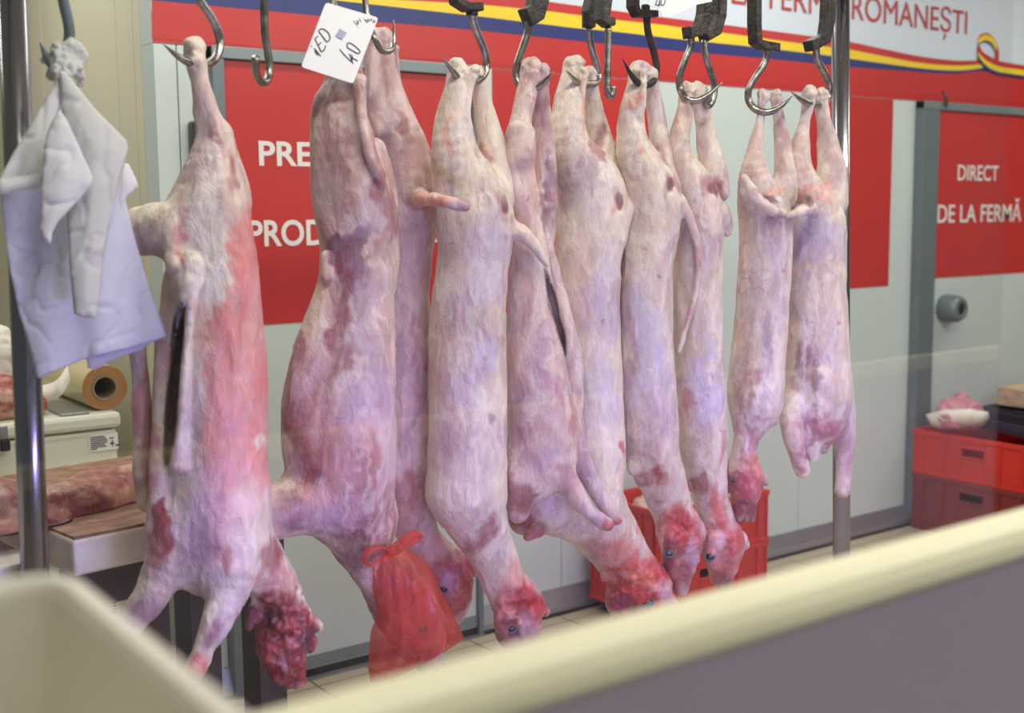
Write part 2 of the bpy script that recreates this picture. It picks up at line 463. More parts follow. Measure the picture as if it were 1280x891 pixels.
# ---- cold room front (wall_back) of sandwich panels
ZT = 2.9
def wx(px, py=300): return float(onY(px, py, DW)[0])
def wz(px, py): return float(onY(px, py, DW)[2])
XC = wx(197, 200)                                        # cold room corner
wall = struct('wall_back')
PT = 0.10
D1L, D1R = wx(258, 100), wx(590, 300)
D2L = wx(1143, 200)
D2R = D2L + 1.3
ZD = wz(278, 58) - 0.005                                 # head of the doors
ZD2 = wz(1150, 127)
def panel(x0, x1, z0, z1, m='white_panel'):
    MB().box((x0 + 0.0015, DW, z0), (x1 - 0.0015, DW + PT, z1)).build('panel', M[m], wall, bevel=0.002)
xg = wx(224, 150)
panel(XC, xg, 0, ZD); panel(xg, D1L, 0, ZD)
xs = [D1R, wx(700, 300), wx(822, 300), wx(1004, 300), D2L]
for a, b in zip(xs[:-1], xs[1:]): panel(a, b, 0, ZD)
panel(D2R, D2R + 1.1, 0, ZD); panel(D2R + 1.1, 8.5, 0, ZD)
xx = XC
while xx < 8.4:
    panel(xx, min(xx + 1.15, 8.5), ZD, ZT); xx += 1.15

# side of the cold room, and the far wall of the recess at left
wl = struct('wall_left')
def lz(px, py): return onX(px, py, XC)
ys = [DW + PT]
for px in (173, 152, 100, 60): ys.append(float(onX(px, 200, XC)[1]))
ys.append(6.0)
for a, b in zip(ys[:-1], ys[1:]):
    MB().box((XC, a + 0.002, 0), (XC + 0.1, b - 0.002, ZT)).build('panel', M['cream_panel'], wl, bevel=0.002)
wf = MB().box((-3, 5.9, 0), (XC + 0.1, 6.0, ZT)).build('wall_far', M['cream_panel']); wf['kind'] = 'structure'
wr = MB().box((8.5, -3, 0), (8.6, DW + PT, ZT)).build('wall_right', M['white_panel']); wr['kind'] = 'structure'

# plinth along the wall between the doors
bb = struct('baseboard_back')
zb = wz(1139, 628) ; zb2 = 0.035
def cove(x0, x1, nm='skirting'):
    y = DW
    MB().add([(x0, y, zb), (x1, y, zb), (x0, y - 0.006, zb), (x1, y - 0.006, zb), (x0, y - 0.028, zb2), (x1, y - 0.028, zb2), (x0, y, zb2), (x1, y, zb2)],
             [(0, 1, 3, 2), (2, 3, 5, 4), (4, 5, 7, 6), (0, 2, 4, 6), (1, 7, 5, 3), (0, 6, 7, 1)]).build(nm, M['alu'], bb)
    MB().box((x0, y - 0.034, 0.010), (x1, y, zb2)).build('base_strip', M['alu'], bb, bevel=0.003)
    MB().box((x0, y - 0.040, 0.0), (x1, y, 0.010)).build('seal_strip', M['black'], bb)
cove(D1R, D2L); cove(XC, D1L); cove(D2R, 8.5)

# ---- printed text
def text_mesh(txt, bold=0.0, ext=0.0008):
    cu = bpy.data.curves.new('text', 'FONT'); cu.body = txt; cu.size = 1.0; cu.offset = bold; cu.extrude = 0
    cu.resolution_u = 4
    o = bpy.data.objects.new('text', cu); COL.objects.link(o)
    dg = bpy.context.evaluated_depsgraph_get()
    me = bpy.data.meshes.new_from_object(o.evaluated_get(dg))
    bpy.data.objects.remove(o); bpy.data.curves.remove(cu)
    bm = bmesh.new(); bm.from_mesh(me)
    for f in bm.faces: f.smooth = False
    r = bmesh.ops.extrude_face_region(bm, geom=bm.faces[:])
    bmesh.ops.translate(bm, vec=(0, 0, ext), verts=[v for v in r['geom'] if isinstance(v, bmesh.types.BMVert)])
    bmesh.ops.recalc_face_normals(bm, faces=bm.faces)
    bm.to_mesh(me); bm.free()
    return me
def lettering(txt, p0, p1, cap, y, m, parent, bold=0.0, name='letter'):
    """p0, p1: pixels of the left and right ends of the baseline, cap: capital height in pixels at p0; one mesh per letter"""
    a, b = onY(*p0, y), onY(*p1, y); top = onY(p0[0], p0[1] - cap, y)
    hm = text_mesh('H', bold); ys_ = [v.co[1] for v in hm.vertices]; hc, hb = max(ys_), min(ys_)
    full = [v.co[0] for v in text_mesh(txt, bold).vertices]; x0, x1 = min(full), max(full)
    sx = (b[0] - a[0]) / (x1 - x0); sz = (top[2] - a[2]) / (hc - hb); zc = 0.5 * (a[2] + b[2])
    for i, ch in enumerate(txt):
        if ch == ' ': continue
        right = max(v.co[0] for v in text_mesh(txt[:i + 1], bold).vertices)
        me = text_mesh(ch, bold); w1 = max(v.co[0] for v in me.vertices)
        for v in me.vertices:
            x, yy, z = v.co
            v.co = (a[0] + (x + right - w1 - x0) * sx, y - z, zc + (yy - hb) * sz)
        bm = bmesh.new(); bm.from_mesh(me); bmesh.ops.recalc_face_normals(bm, faces=bm.faces); bm.to_mesh(me); bm.free()
        link(name, me, M[m], parent)

# ---- banner over the doors
ban = thing('wall_banner', 'long printed banner with tricolour ribbon and red words over the doors', 'banner', (wx(700), DW, wz(700, 60)))
def lz_at(curve, px):
    xs_, ys_ = [c[0] for c in curve], [c[1] for c in curve]
    return float(np.interp(px, xs_, ys_))
E_wr = [(190, -62), (340, -39), (491, -17), (600, -9), (685, 2), (765, 13), (836, 22.5), (907, 31), (952, 37), (1020, 46), (1060, 51.6), (1139, 68.5), (1166, 73), (1197, 76), (1224, 75.5), (1236, 74)]
E_ry = [(190, -46), (340, -22), (491, -0.5), (600, 5.5), (685, 14), (770, 25), (819, 30), (907, 41.5), (1020, 57), (1060, 61.5), (1139, 77), (1166, 80.5), (1197, 82.3), (1226, 80.5), (1236, 78.5)]
E_yb = [(190, -29), (340, -9), (425, 1), (505, 10), (604, 21), (718, 35), (770, 39.5), (840, 48), (952, 59.5), (1038, 69.6), (1060, 73), (1139, 84), (1166, 87), (1197, 88.5), (1226, 85.8), (1236, 82.5)]
E_br = [(190, 0), (324, 12.5), (399, 19.5), (472, 27), (590, 37), (640, 42.5), (732, 52), (840, 63), (952, 72.5), (1038, 81), (1060, 83.5), (1139, 89), (1166, 91.4), (1197, 91.8), (1226, 88.5), (1236, 90), (1247, 92), (1262, 95), (1280, 97.5), (1310, 101.5), (1420, 116)]
pxs = [190] + list(np.arange(197, 1225, 12)) + [1230, 1236, 1248, 1260, 1272, 1284, 1296, 1308, 1340, 1380, 1418]
def band(name, eu, el, m, y, x0=190, x1=1236, th=0.0012):
    p = [x for x in pxs if x0 <= x <= x1]
    up_ = [onY(x, lz_at(eu, x) if not callable(eu) else eu(x), y) for x in p]
    dn_ = [onY(x, lz_at(el, x) if not callable(el) else el(x), y) for x in p]
    b_ = MB(); n = len(p)
    V = [(q[0], y, q[2]) for q in up_] + [(q[0], y, q[2]) for q in dn_] + [(q[0], y + th, q[2]) for q in up_] + [(q[0], y + th, q[2]) for q in dn_]
    Fc = []
    for i in range(n - 1):
        Fc += [(i, i + 1, n + i + 1, n + i), (2 * n + i, 3 * n + i, 3 * n + i + 1, 2 * n + i + 1), (i, 2 * n + i, 2 * n + i + 1, i + 1), (n + i, n + i + 1, 3 * n + i + 1, 3 * n + i)]
    Fc += [(0, n, 3 * n, 2 * n), (n - 1, 3 * n - 1, 4 * n - 1, 2 * n - 1)]
    return b_.add(V, Fc).build(name, M[m], ban)
yv = DW - 0.0015
redbot = lambda x: np.interp(x, [194, 822, 1114, 1300, 1420], [54, 102, 123.5, 137, 146])
xE = wx(1420, 100)
MB().box((XC, yv, 2.0), (xE, DW, ZT - 0.08)).build('white_field', M['white_vinyl'], ban)
MB().box((XC, yv - 0.0010, ZD + 0.002), (xE, yv, wz(700, 62))).build('red_field', M['red_vinyl'], ban)
for o_ in list(COL.objects):
    if o_.name == 'white_field':                        # starts where the red field ends
        me = o_.data
        for v in me.vertices:
            if v.co.z < 2.1: v.co.z = wz(700, 62) + 0.001 if False else ZD + 0.01
y2 = yv - 0.003
band('red_stripe', E_wr, E_ry, 'red_vinyl', y2)
band('yellow_stripe', E_ry, E_yb, 'yellow_vinyl', y2)
band('blue_stripe', E_yb, E_br, 'blue_vinyl', y2)
# the red field follows the blue edge: one more piece closes the wedge between the straight field and the ribbon
band('red_wedge', E_br, lambda x: redbot(x) - 6, 'red_vinyl', yv - 0.0022, x1=1418)

def ribbon(name, pts, m, y, wpx):
    P = spline(pts, 6); n = len(P)
    L_, R_ = [], []
    for i in range(n):
        t = P[min(i + 1, n - 1)] - P[max(i - 1, 0)]; t = t / np.linalg.norm(t); nn = np.array([-t[1], t[0]])
        w = np.interp(i / (n - 1), np.linspace(0, 1, len(wpx)), wpx) if hasattr(wpx, '__len__') else wpx
        L_.append(onY(*(P[i] + nn * w / 2), y)); R_.append(onY(*(P[i] - nn * w / 2), y))
    V = [(q[0], y, q[2]) for q in L_] + [(q[0], y, q[2]) for q in R_] + [(q[0], y + 0.001, q[2]) for q in L_] + [(q[0], y + 0.001, q[2]) for q in R_]
    Fc = []
    for i in range(n - 1):
        Fc += [(i, i + 1, n + i + 1, n + i), (2 * n + i, 3 * n + i, 3 * n + i + 1, 2 * n + i + 1), (i, 2 * n + i, 2 * n + i + 1, i + 1), (n + i, n + i + 1, 3 * n + i + 1, 3 * n + i)]
    Fc += [(0, n, 3 * n, 2 * n), (n - 1, 3 * n - 1, 4 * n - 1, 2 * n - 1)]
    MB().add(V, Fc).build(name, M[m], ban)
# ribbon loop: back arm rises at right, crown, front arm falls from left to lower right and runs on
y3 = y2 - 0.002
ribbon('ribbon_loop', [(1246, 76), (1246.5, 66), (1245, 56), (1240, 46), (1232, 42), (1226, 45), (1224, 52)], 'red_vinyl', y3, [5, 5, 3, 2, 2, 2, 2])
ribbon('ribbon_loop', [(1245.5, 62), (1243, 54), (1238, 48.5), (1231, 47), (1225.5, 50), (1224, 55)], 'yellow_vinyl', y3 - 0.001, [2, 4, 6, 7, 5, 3])
ribbon('ribbon_loop', [(1244, 63), (1240, 56), (1233, 52), (1227, 53), (1224, 56)], 'blue_vinyl', y3 - 0.002, 1.6)
ribbon('ribbon_loop', [(1223.5, 57), (1226, 66), (1235, 73), (1246, 78.5), (1260, 81.5), (1275, 84), (1300, 88), (1360, 96), (1418, 104)], 'red_vinyl', y3 - 0.003, [2, 6, 7, 6.5, 6, 6, 6, 7, 7])
ribbon('ribbon_loop', [(1223, 67), (1229, 75), (1238, 82), (1249, 86.5), (1262, 88.5), (1276, 90.5), (1300, 94), (1360, 102.5), (1418, 111)], 'yellow_vinyl', y3 - 0.0035, [2, 4, 6, 6.5, 6.5, 7, 7, 7, 7])
ribbon('ribbon_loop', [(1222.5, 70), (1228, 79), (1236, 86.5), (1247, 91.5), (1261, 94), (1276, 96), (1300, 100), (1360, 108.5), (1418, 117)], 'blue_vinyl', y3 - 0.004, [1.5, 2.5, 3.5, 3.5, 3, 3, 3, 5, 6])
lettering('DE LA FERME', (862, -3), (1046, 21.5), 33, y2, 'red_letter', ban, 0.0)
lettering('ROMANEȘTI', (1065, 24), (1208.5, 43), 31.5, y2, 'red_letter', ban, 0.0)

# ---- doors
def door(name, x0, x1, z1, jl, jr, red_z, redx0, redx1):
    d = struct(name)
    hd = 0.035
    MB().box((x0, DW - 0.045, 0.0), (x0 + jl, DW, z1)).build('jamb', M['grey_frame_dark'], d, bevel=0.003)
    MB().box((x1 - jr, DW - 0.045, 0.0), (x1, DW, z1)).build('jamb', M['grey_frame_dark'], d, bevel=0.003)
    MB().box((x0, DW - 0.048, z1 - hd), (x1, DW, z1)).build('head_rail', M['grey_frame'], d, bevel=0.003)
    lf = MB().box((x0 + jl, DW - 0.03, 0.03), (x1 - jr, DW + 0.06, z1 - hd)).build('door_leaf', M['white_panel'], d, bevel=0.004)
    MB().box((x0 + jl, DW - 0.034, 0.035), (x1 - jr, DW - 0.03, 0.075)).build('kick_rail', M['grey_frame'], d, bevel=0.001)
    MB().box((x0, DW - 0.05, 0.0), (x1, DW, 0.006)).build('threshold', M['alu'], d)
    MB().box((x0 + 0.01, DW - 0.028, 0.006), (x1 - 0.01, DW, 0.035)).build('gap_shade_strip', M['black'], d)  # black strip standing in for the shade in the gap under the leaf
    MB().box((redx0, DW - 0.032, red_z), (redx1, DW - 0.03, z1 - hd - 0.001)).build('red_print', M['red_vinyl'], d)
    return d
yl = DW - 0.032
rx0 = float(onY(278.5, 200, yl)[0])
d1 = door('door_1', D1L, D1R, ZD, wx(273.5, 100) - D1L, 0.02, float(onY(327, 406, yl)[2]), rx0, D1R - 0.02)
lettering('PREȚURI DE', (324, 207), (535, 210.5), 31, yl - 0.001, 'white_letter', d1, 0.022)
lettering('PRODUCĂTOR', (311, 308.5), (547, 302.5), 33, yl - 0.001, 'white_letter', d1, 0.022)
# latch on the jamb side
hx = float(onY(240, 180, DW)[0])
g = MB(); g.box((hx - 0.012, DW - 0.045, wz(240, 214)), (hx + 0.012, DW, wz(240, 152))); g.build('latch', M['dark_steel'], d1, bevel=0.008)
rx2 = float(onY(1166.5, 200, yl)[0])
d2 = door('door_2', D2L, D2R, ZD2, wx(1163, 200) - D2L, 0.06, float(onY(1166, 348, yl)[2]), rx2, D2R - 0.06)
lettering('DIRECT', (1197, 225), (1247.5, 226.5), 19.5, yl - 0.001, 'white_letter', d2, 0.01)
lettering('DE LA FERMĂ', (1171.5, 279.5), (1276, 275.5), 22.5, yl - 0.001, 'white_letter', d2, 0.01)
# round push knob
kp = onY(1180, 385, yl)
kn = MB().lathe([(0.001, 0.0), (0.062, 0.0), (0.066, -0.02), (0.060, -0.075), (0.050, -0.092), (0.030, -0.096), (0.028, -0.075), (0.001, -0.072)], kp, 'y', 28).build('door_knob', M['grey_frame_dark'], d2, smooth=True)
MB().lathe([(0.001, -0.074), (0.027, -0.074), (0.027, -0.090), (0.001, -0.0905)], kp, 'y', 20).build('knob_recess', M['black'], kn)
# small hanging catch on the door head
cp = onY(1178, 120, DW - 0.05)
MB().tube([cp + np.array((0, 0, 0.02)), cp + np.array((0.01, -0.01, 0.0)), cp + np.array((0.016, -0.01, -0.03)), cp + np.array((0.02, -0.008, -0.05))], [0.006, 0.007, 0.008, 0.004], 8).build('door_catch', M['dark_steel'], d2, smooth=True)

# ---- vinyl red prints on fixed wall panels
def redprint(x0, x1, y0):
    MB().box((x0, DW - 0.002, y0), (x1, DW, ZD - 0.001)).build('red_print', M['red_vinyl'], wall)
redprint(wx(616, 250), wx(822, 200), wz(700, 386))
redprint(wx(1004, 250), wx(1113, 250), wz(1111, 357.3))
MB().box((wx(605, 200), DW - 0.004, 0.1), (wx(615, 200), DW, ZD)).build('joint_strip', M['white_panel'], wall)

# ================================================================ LAMPS (real fixtures on the ceiling)
for i, (x, y) in enumerate([(1.2, 1.05), (3.2, 1.05), (1.2, 2.75), (3.2, 2.75), (5.4, 2.2), (0.3, 3.9)]):
    lab = ['ceiling tube lamp over the counter end', 'ceiling tube lamp over the middle of the counter', 'ceiling tube lamp before the left door', 'ceiling tube lamp before the middle wall', 'ceiling tube lamp near the right door', 'ceiling tube lamp over the freezer'][i]
    l = thing('ceiling_lamp', lab, 'lamp', (x, y, 2.86))
    MB().box((x - 0.78, y - 0.09, 2.83), (x + 0.78, y + 0.09, 2.9)).build('housing', M['lamp_body'], l, bevel=0.005)

# ================================================================ RAIL AND POLES
ZR = 2.06
rail = thing('hanging_rail', 'steel hanging rail on two round posts carrying the meat hooks', 'rack', (float(onY(42, 700, YR)[0]), YR, 0))
pA, pB = onY(14, 0, YR), onY(1050.5, 0, YR)
for (u0, u1) in (((15, -20), (43, 700)), ((1050.5, -20), (1052, 700))):
    a, b = onY(*u0, YR + 0.035), onY(*u1, YR + 0.035)
    d_ = (b - a) / (b[2] - a[2])
    top = a + d_ * (ZR - a[2]); bot = a + d_ * (0 - a[2])
    MB().tube([bot, top], 0.0235, 20).build('post', M['steel'], rail, smooth=True)
    MB().lathe([(0.001, 0.012), (0.06, 0.012), (0.06, 0.0), (0.001, 0.0)], bot, 'z', 20).build('foot_plate', M['steel'], rail)
MB().tube([(pA[0] - 0.3, YR + 0.0, ZR), (pB[0] + 0.3, YR + 0.0, ZR)], 0.018, 16).build('rail_bar', M['steel'], rail, smooth=True)

# ================================================================ HOOKS
def hook(path, r, label, strap=None, sw=13, nut=None, m='steel_dull', dy=-0.0, tip_fwd=True, blunt=False):
    n = len(path)
    pts = []
    for i, nd in enumerate(path):
        px, py = nd[0], nd[1]
        t = i / (n - 1)
        off = nd[2] if len(nd) > 2 else ((0.022 * min(1, max(0, t / 0.4)) - 0.075 * max(0, (t - 0.5) / 0.5)) if tip_fwd else 0.0)
        pts.append(onY(px, py, YR + dy + off))
    P = spline(pts, 6)
    base = P[0]
    t_ = thing('meat_hook', label, 'hook', tuple(base), 'meat hooks on the rail')
    rm = r * mpx(pts[0])
    R = [rm * (1 if (blunt or i < 0.8 * len(P)) else max(0.1, 1 - ((i + 1 - 0.8 * len(P)) / (0.2 * len(P))) ** 1.3 * 0.9)) for i in range(len(P))]
    MB().tube(P, R, 12).build('hook', M[m], t_, smooth=True)
    if strap:
        Q = [onY(a, b, YR + dy) for a, b in strap]
        # carry the strap up to the rail and round it
        q0 = Q[0]; Q = [np.array((q0[0], YR, ZR + 0.018)), np.array((q0[0], YR, ZR - 0.02))] + Q
        w = sw * mpx(Q[0]) / 2
        V = []; nn = len(Q)
        for i in range(nn):
            d = Q[min(i + 1, nn - 1)] - Q[max(i - 1, 0)]; d = d / np.linalg.norm(d); s_ = np.array((-d[2], 0, d[0]))
            for sx_, sy_ in ((1, 1), (1, -1), (-1, -1), (-1, 1)): V.append(Q[i] + s_ * w * sx_ + np.array((0, 0.016 * sy_, 0)))
        Fc = [(i * 4 + k, i * 4 + (k + 1) % 4, (i + 1) * 4 + (k + 1) % 4, (i + 1) * 4 + k) for i in range(nn - 1) for k in range(4)] + [(3, 2, 1, 0), tuple((nn - 1) * 4 + k for k in range(4))]
        MB().add(V, Fc).build('strap', M['iron'], t_, bevel=0.003)
    else:
        MB().tube([P[0], np.array((P[0][0], YR, ZR + 0.015))], rm, 10).build('shank', M[m], t_, smooth=True)
    if nut:
        c = onY(nut[0], nut[1], YR + dy); q = mpx(c)
        MB().lathe([(0.001, 0.5 * nut[3] * q), (0.5 * nut[2] * q, 0.5 * nut[3] * q), (0.5 * nut[2] * q, -0.5 * nut[3] * q), (0.001, -0.5 * nut[3] * q)], c, 'z', 6).build('nut', M['iron'], t_, bevel=0.002)
    return t_

hook([(75, -30), (79, 0), (86, 32), (86, 50), (80, 70), (70, 80), (60, 74), (50, 53)], 7, 'grey meat hook holding the white cloths at the left post', m='grey_frame_dark', dy=-0.05)
hook([(243, -25), (250, 0), (262, 18), (271, 36), (275, 54), (270, 72), (257, 81), (240, 79), (222, 70), (203, 54)], 5.6, 'large bright meat hook holding the lamb beside the cloths', dy=-0.05)
hook([(330, -30), (330, 0), (331, 40), (334, 60), (337, 85), (334, 100), (328, 103), (322, 95), (319.5, 83), (319.5, 72)], 5.2, 'empty narrow meat hook left of the price card', blunt=True)
hook([(416, -30, .01), (415, 4, .01), (414, 40, 0), (417, 55, -.02), (423, 54, -.05), (425, 42, -.06), (422, 20, -.065), (420, 1, -.07)], 3.6, 'meat hook whose upright tip pierces the price card', blunt=False)
hook([(457, -25, .03), (457, 8, .03), (462, 30, .02), (469, 50, .0), (478, 64, .02), (489, 62, .05), (492.5, 48, .06), (492, 24, .06)], 4, 'meat hook with upright point behind the price card')
hook([(589, 12), (591, 25), (598, 45), (606, 65), (608, 84), (602, 97), (590, 103), (575, 99), (565, 88), (552, 70)], 5, 'meat hook with upturned dark tip right of the price card', dy=-0.02, strap=[(566, -20), (570, 2), (582, 9), (600, 9)], sw=11, nut=(590, 16, 17, 7))
hook([(660, 22), (660, 38), (654, 58), (647, 78), (645, 94), (650, 107), (661, 111), (675, 107), (684, 99), (691, 90)], 5, 'meat hook holding the lamb with bound shank, tip at right', dy=-0.02, strap=[(673, -25), (672, 0), (668, 16), (656, 23)], sw=24, nut=(660, 24, 15, 6))
hook([(736, 34), (739, 58), (745, 78), (748, 94), (744, 104), (732, 106), (720, 101), (708, 88)], 4.6, 'meat hook beside the empty one, under a square block', dy=0.07, strap=[(742, -25), (740, 0), (736, 18)], sw=14, nut=(736, 25, 19, 18))
hook([(760, 34), (760, 60), (759, 90), (759, 112), (762, 120.5), (765, 118), (766, 108)], 4.6, 'empty straight meat hook in the middle of the rail', strap=[(756, -25), (755, 0), (752, 24), (760, 28)], sw=13, nut=(760, 27, 21, 9), blunt=True, tip_fwd=False)
hook([(808, 18), (810, 40), (816, 60), (820.5, 80), (820, 94), (814, 104), (802, 106), (790, 95), (778, 73)], 4.6, 'black meat hook under a rusty bolt', dy=0.03, strap=[(791, -25), (791, 8), (795, 17), (818, 18)], sw=9, nut=(807, 11, 12, 10), m='iron')
hook([(864, 46), (863, 58), (855, 78), (849.5, 95), (850, 111), (857, 122), (870, 126), (885, 119), (903, 103)], 4.5, 'left one of two meat hooks under the paired iron straps', dy=0.01, strap=[(884, -25), (880, 20), (874, 38), (858, 41)], sw=15, nut=(861, 42, 15, 8))
hook([(880, 50), (882, 70), (889, 92), (893, 110), (891, 124), (886, 132), (882, 128), (883, 119)], 4.4, 'right one of two meat hooks under the paired iron straps', strap=[(900, -25), (898, 20), (893, 38), (878, 46)], sw=14, dy=0.02, blunt=True, tip_fwd=False)
hook([(960, 58), (956, 78), (944, 97), (936, 112), (936, 126), (945, 137), (960, 140), (976, 133), (991, 119)], 4.6, 'meat hook opening right that carries the small lamb with a red head', dy=0.0, strap=[(943, -25), (943, 30), (944, 52), (952, 57), (970, 60)], sw=11, nut=(961, 57, 14, 7))
hook([(1020, 58), (1022, 75), (1033, 96), (1037, 110), (1034, 124), (1025, 131), (1011, 129), (1001, 124), (989, 115)], 4.6, 'meat hook beside the right post carrying the headless lamb', dy=-0.005, strap=[(1036, -25), (1034, 25), (1030, 48), (1010, 58)], sw=14, nut=(1020, 57, 14, 6))

# ================================================================ CARCASSES
FAT, MUS, PUR, BLD, DRK, LIL, SAL, WHT = (228, 212, 190), (150, 74, 78), (140, 96, 116), (186, 46, 44), (104, 30, 40), (192, 168, 178), (220, 134, 126), (238, 228, 214)
def carcass(label, chains, paint, base=FAT, mus=0.25, dy0=0.0, eyes=(), h=0.0038, seed=1, pink=0.22, heads=(), name='lamb_carcass', rag=None):
    prims = []
    for c in chains: prims += chain(c[0], c[1] if len(c) > 1 else 0.02, c[2] if len(c) > 2 else 1, dy0)
    prims = [p for p in prims if p[2] > 0] + [p for p in prims if p[2] < 0]
    V, Q = sdf_mesh(prims, h)
    N = vnormals(V, Q)
    u, v, zc = proj(V)
    lump = fbm(V * np.array([22, 22, 14]), seed, 3) - 0.5
    ridg = 1 - np.abs(fbm(V * np.array([30, 30, 12]) + 5, seed + 3, 2) * 2 - 1) * 3
    lump2 = fbm(V * np.array([9, 9, 5]), seed + 5, 2) - 0.5
    disp = lump * 0.006 + lump2 * 0.010 + np.clip(ridg, 0, 1) * 0.0022
    rag = list(rag or []) + [(c[0][0][0], c[0][0][1], 13, 14, 0.016) for c in chains if c[0][0][1] < 130 and (len(c) < 3 or c[2] > 0)]
    if rag:
        for (cx, cy, rx, ry, amp) in rag:
            w = np.exp(-(((u - cx) / rx) ** 2 + ((v - cy) / ry) ** 2))
            disp += w * amp * (fbm(V * 70, seed + 9, 3) - 0.45)
    V = V + N * disp[:, None]
    N = vnormals(V, Q)
    # albedo: fat, muscle showing through, painted regions of flesh and blood, painted shade in cuts and hollows
    C = np.tile(np.array(lin(base)), (len(V), 1))
    def blend(w, c): C[:] = C * (1 - w[:, None]) + np.array(lin(c)) * w[:, None]
    def band_(n, a, b): return np.clip((n - a) / (b - a), 0, 1)
    wv = np.stack([fbm(V * 16 + k * 7.7, seed + 41 + k, 3) - 0.5 for k in range(3)], 1)
    wf = np.stack([fbm(V * 70 + k * 3.1, seed + 61 + k, 2) - 0.5 for k in range(3)], 1)
    Vw = V + wv * 0.05 + wf * 0.010
    blend(band_(fbm(Vw * np.array([9, 9, 5]), seed + 21, 3), 0.44, 0.66) * pink, (208, 158, 156))
    blend(band_(fbm(Vw * np.array([14, 14, 8]) + 9, seed + 31, 3), 0.48, 0.64) * 0.6, (182, 156, 170))
    blend(band_(fbm(Vw * np.array([13, 13, 6]) + 3, seed + 33, 4), 0.54, 0.64) * mus, MUS)
    st = 1 - np.abs(fbm(Vw * np.array([40, 40, 9]) + 1, seed + 35, 3) - 0.5) * 9
    blend(np.clip(st, 0, 1) * 0.5, WHT)
    ve = 1 - np.abs(fbm(Vw * np.array([12, 12, 10]) + 2, seed + 37, 3) - 0.5) * 60
    blend(np.clip(ve, 0, 1) * band_(vnoise(V * 9, seed + 38), 0.45, 0.7) * 0.4, (166, 88, 92))
    facing = np.clip(((CAMP - V) / np.linalg.norm(CAMP - V, axis=1)[:, None] * N).sum(1) * 4 + 1.2, 0, 1)
    for (cx, cy, rx, ry, st_) in heads:                       # flayed head: raw red, dark hollows, pale sinew
        e = np.sqrt(((u + wv[:, 0] * 30 - cx) / rx) ** 2 + ((v + wv[:, 1] * 30 - cy) / ry) ** 2)
        w = np.clip((1.2 - e) / 0.4, 0, 1) * st_
        blend(w * 0.85, (190, 82, 78))
        blend(w * band_(fbm(Vw * 34, seed + 81, 3), 0.5, 0.62) * 0.9, (132, 34, 40))
        blend(w * band_(fbm(Vw * 42 + 4, seed + 83, 3), 0.55, 0.66) * 0.75, (226, 150, 124))
        blend(w * band_(fbm(Vw * 60 + 8, seed + 85, 3), 0.56, 0.64) * 0.8, (80, 24, 38))
        blend(w * band_(fbm(Vw * 50 + 6, seed + 87, 2), 0.62, 0.7) * 0.7, (230, 196, 190))
        disp2 = w * (fbm(V * 44, seed + 89, 3) - 0.5) * 0.018
        V += N * disp2[:, None]
    for (ex, ey, er) in eyes:
        e = np.hypot(u - ex, v - ey) / (er * 2.1)
        blend(np.clip(1.3 - e, 0, 1) * 0.75 * facing, (74, 34, 50))
    for pt in paint:
        cx, cy, rx, ry, ang, c, stg = pt[:7]
        soft = pt[7] if len(pt) > 7 else 0.85
        am = min(1.0, min(rx, ry) / 22 + 0.25) * (0.55 if cy > 590 else 0.85) * (pt[8] if len(pt) > 8 else 1)
        uu = u + am * (wv[:, 0] * 75 + wf[:, 0] * 26); vv = v + am * (wv[:, 1] * 85 + wf[:, 1] * 26)
        a = math.radians(ang); du, dv = uu - cx, vv - cy
        e = np.sqrt(((du * math.cos(a) + dv * math.sin(a)) / rx) ** 2 + ((-du * math.sin(a) + dv * math.cos(a)) / ry) ** 2)
        w = np.clip((1.0 + 0.4 * soft - e) / soft, 0, 1)
        tex = 0.72 + 0.9 * (fbm(Vw * np.array([46, 46, 18]), seed + 71, 3) - 0.36)
        blend(np.clip(w * w * (3 - 2 * w) * stg * tex, 0, 1) * facing, c)
    me = fast_mesh(name, V, Q)
    ca = me.color_attributes.new('Col', 'FLOAT_COLOR', 'POINT')
    ca.data.foreach_set('color', np.c_[np.clip(C, 0, 1), np.ones(len(C))].astype(np.float32).ravel())
    t = thing(name, label, 'carcass', tuple(V[np.argmax(V[:, 2])]))
    body = link('body', me, M['flesh'], t)
    bvh = BVHTree.FromPolygons([tuple(p) for p in V], [tuple(map(int, q)) for q in Q])
    for (ex, ey, er) in eyes:
        d = ray(ex, ey); hit = bvh.ray_cast(Vector(CAMP), Vector(d).normalized())
        if hit[0] is None: continue
        p = np.array(hit[0]); q = mpx(p) * er
        dn = Vector(d).normalized(); c = p + np.array(dn) * q * 0.45
        n1, n2 = 12, 8
        Ve = [c + q * np.array((math.sin(PI * i / n2) * math.cos(2 * PI * k / n1), math.sin(PI * i / n2) * math.sin(2 * PI * k / n1), math.cos(PI * i / n2))) for i in range(n2 + 1) for k in range(n1)]
        Fe = [(i * n1 + k, i * n1 + (k + 1) % n1, (i + 1) * n1 + (k + 1) % n1, (i + 1) * n1 + k) for i in range(n2) for k in range(n1)]
        eo = MB().add(Ve, Fe).build('eye', M['eye'], t, smooth=True)
        # lid ring
        rr = Matrix.Identity(3)
        z = -np.array(dn); x = np.cross(z, (0, 0, 1.0)); x /= np.linalg.norm(x); y = np.cross(z, x)
        ring = [c + z * q * 0.42 + 1.02 * q * (1.1 * math.cos(2 * PI * k / 16) * x + 0.85 * math.sin(2 * PI * k / 16) * y) for k in range(17)]
        MB().tube(ring, q * 0.24, 6, cap=False).build('eyelid', M['eye_rim'], t, smooth=True)
    return t, bvh

K = 0.03
def slit(nodes, d0, d1, k=0.004):
    # a cut through the wall of the body: thin carving repeated through the depth d0..d1
    n = int((d1 - d0) / 0.012) + 1
    return [([(a, b, r, d0 + (d1 - d0) * i / (n - 1)) for a, b, r in nodes], k, -1) for i in range(n)]
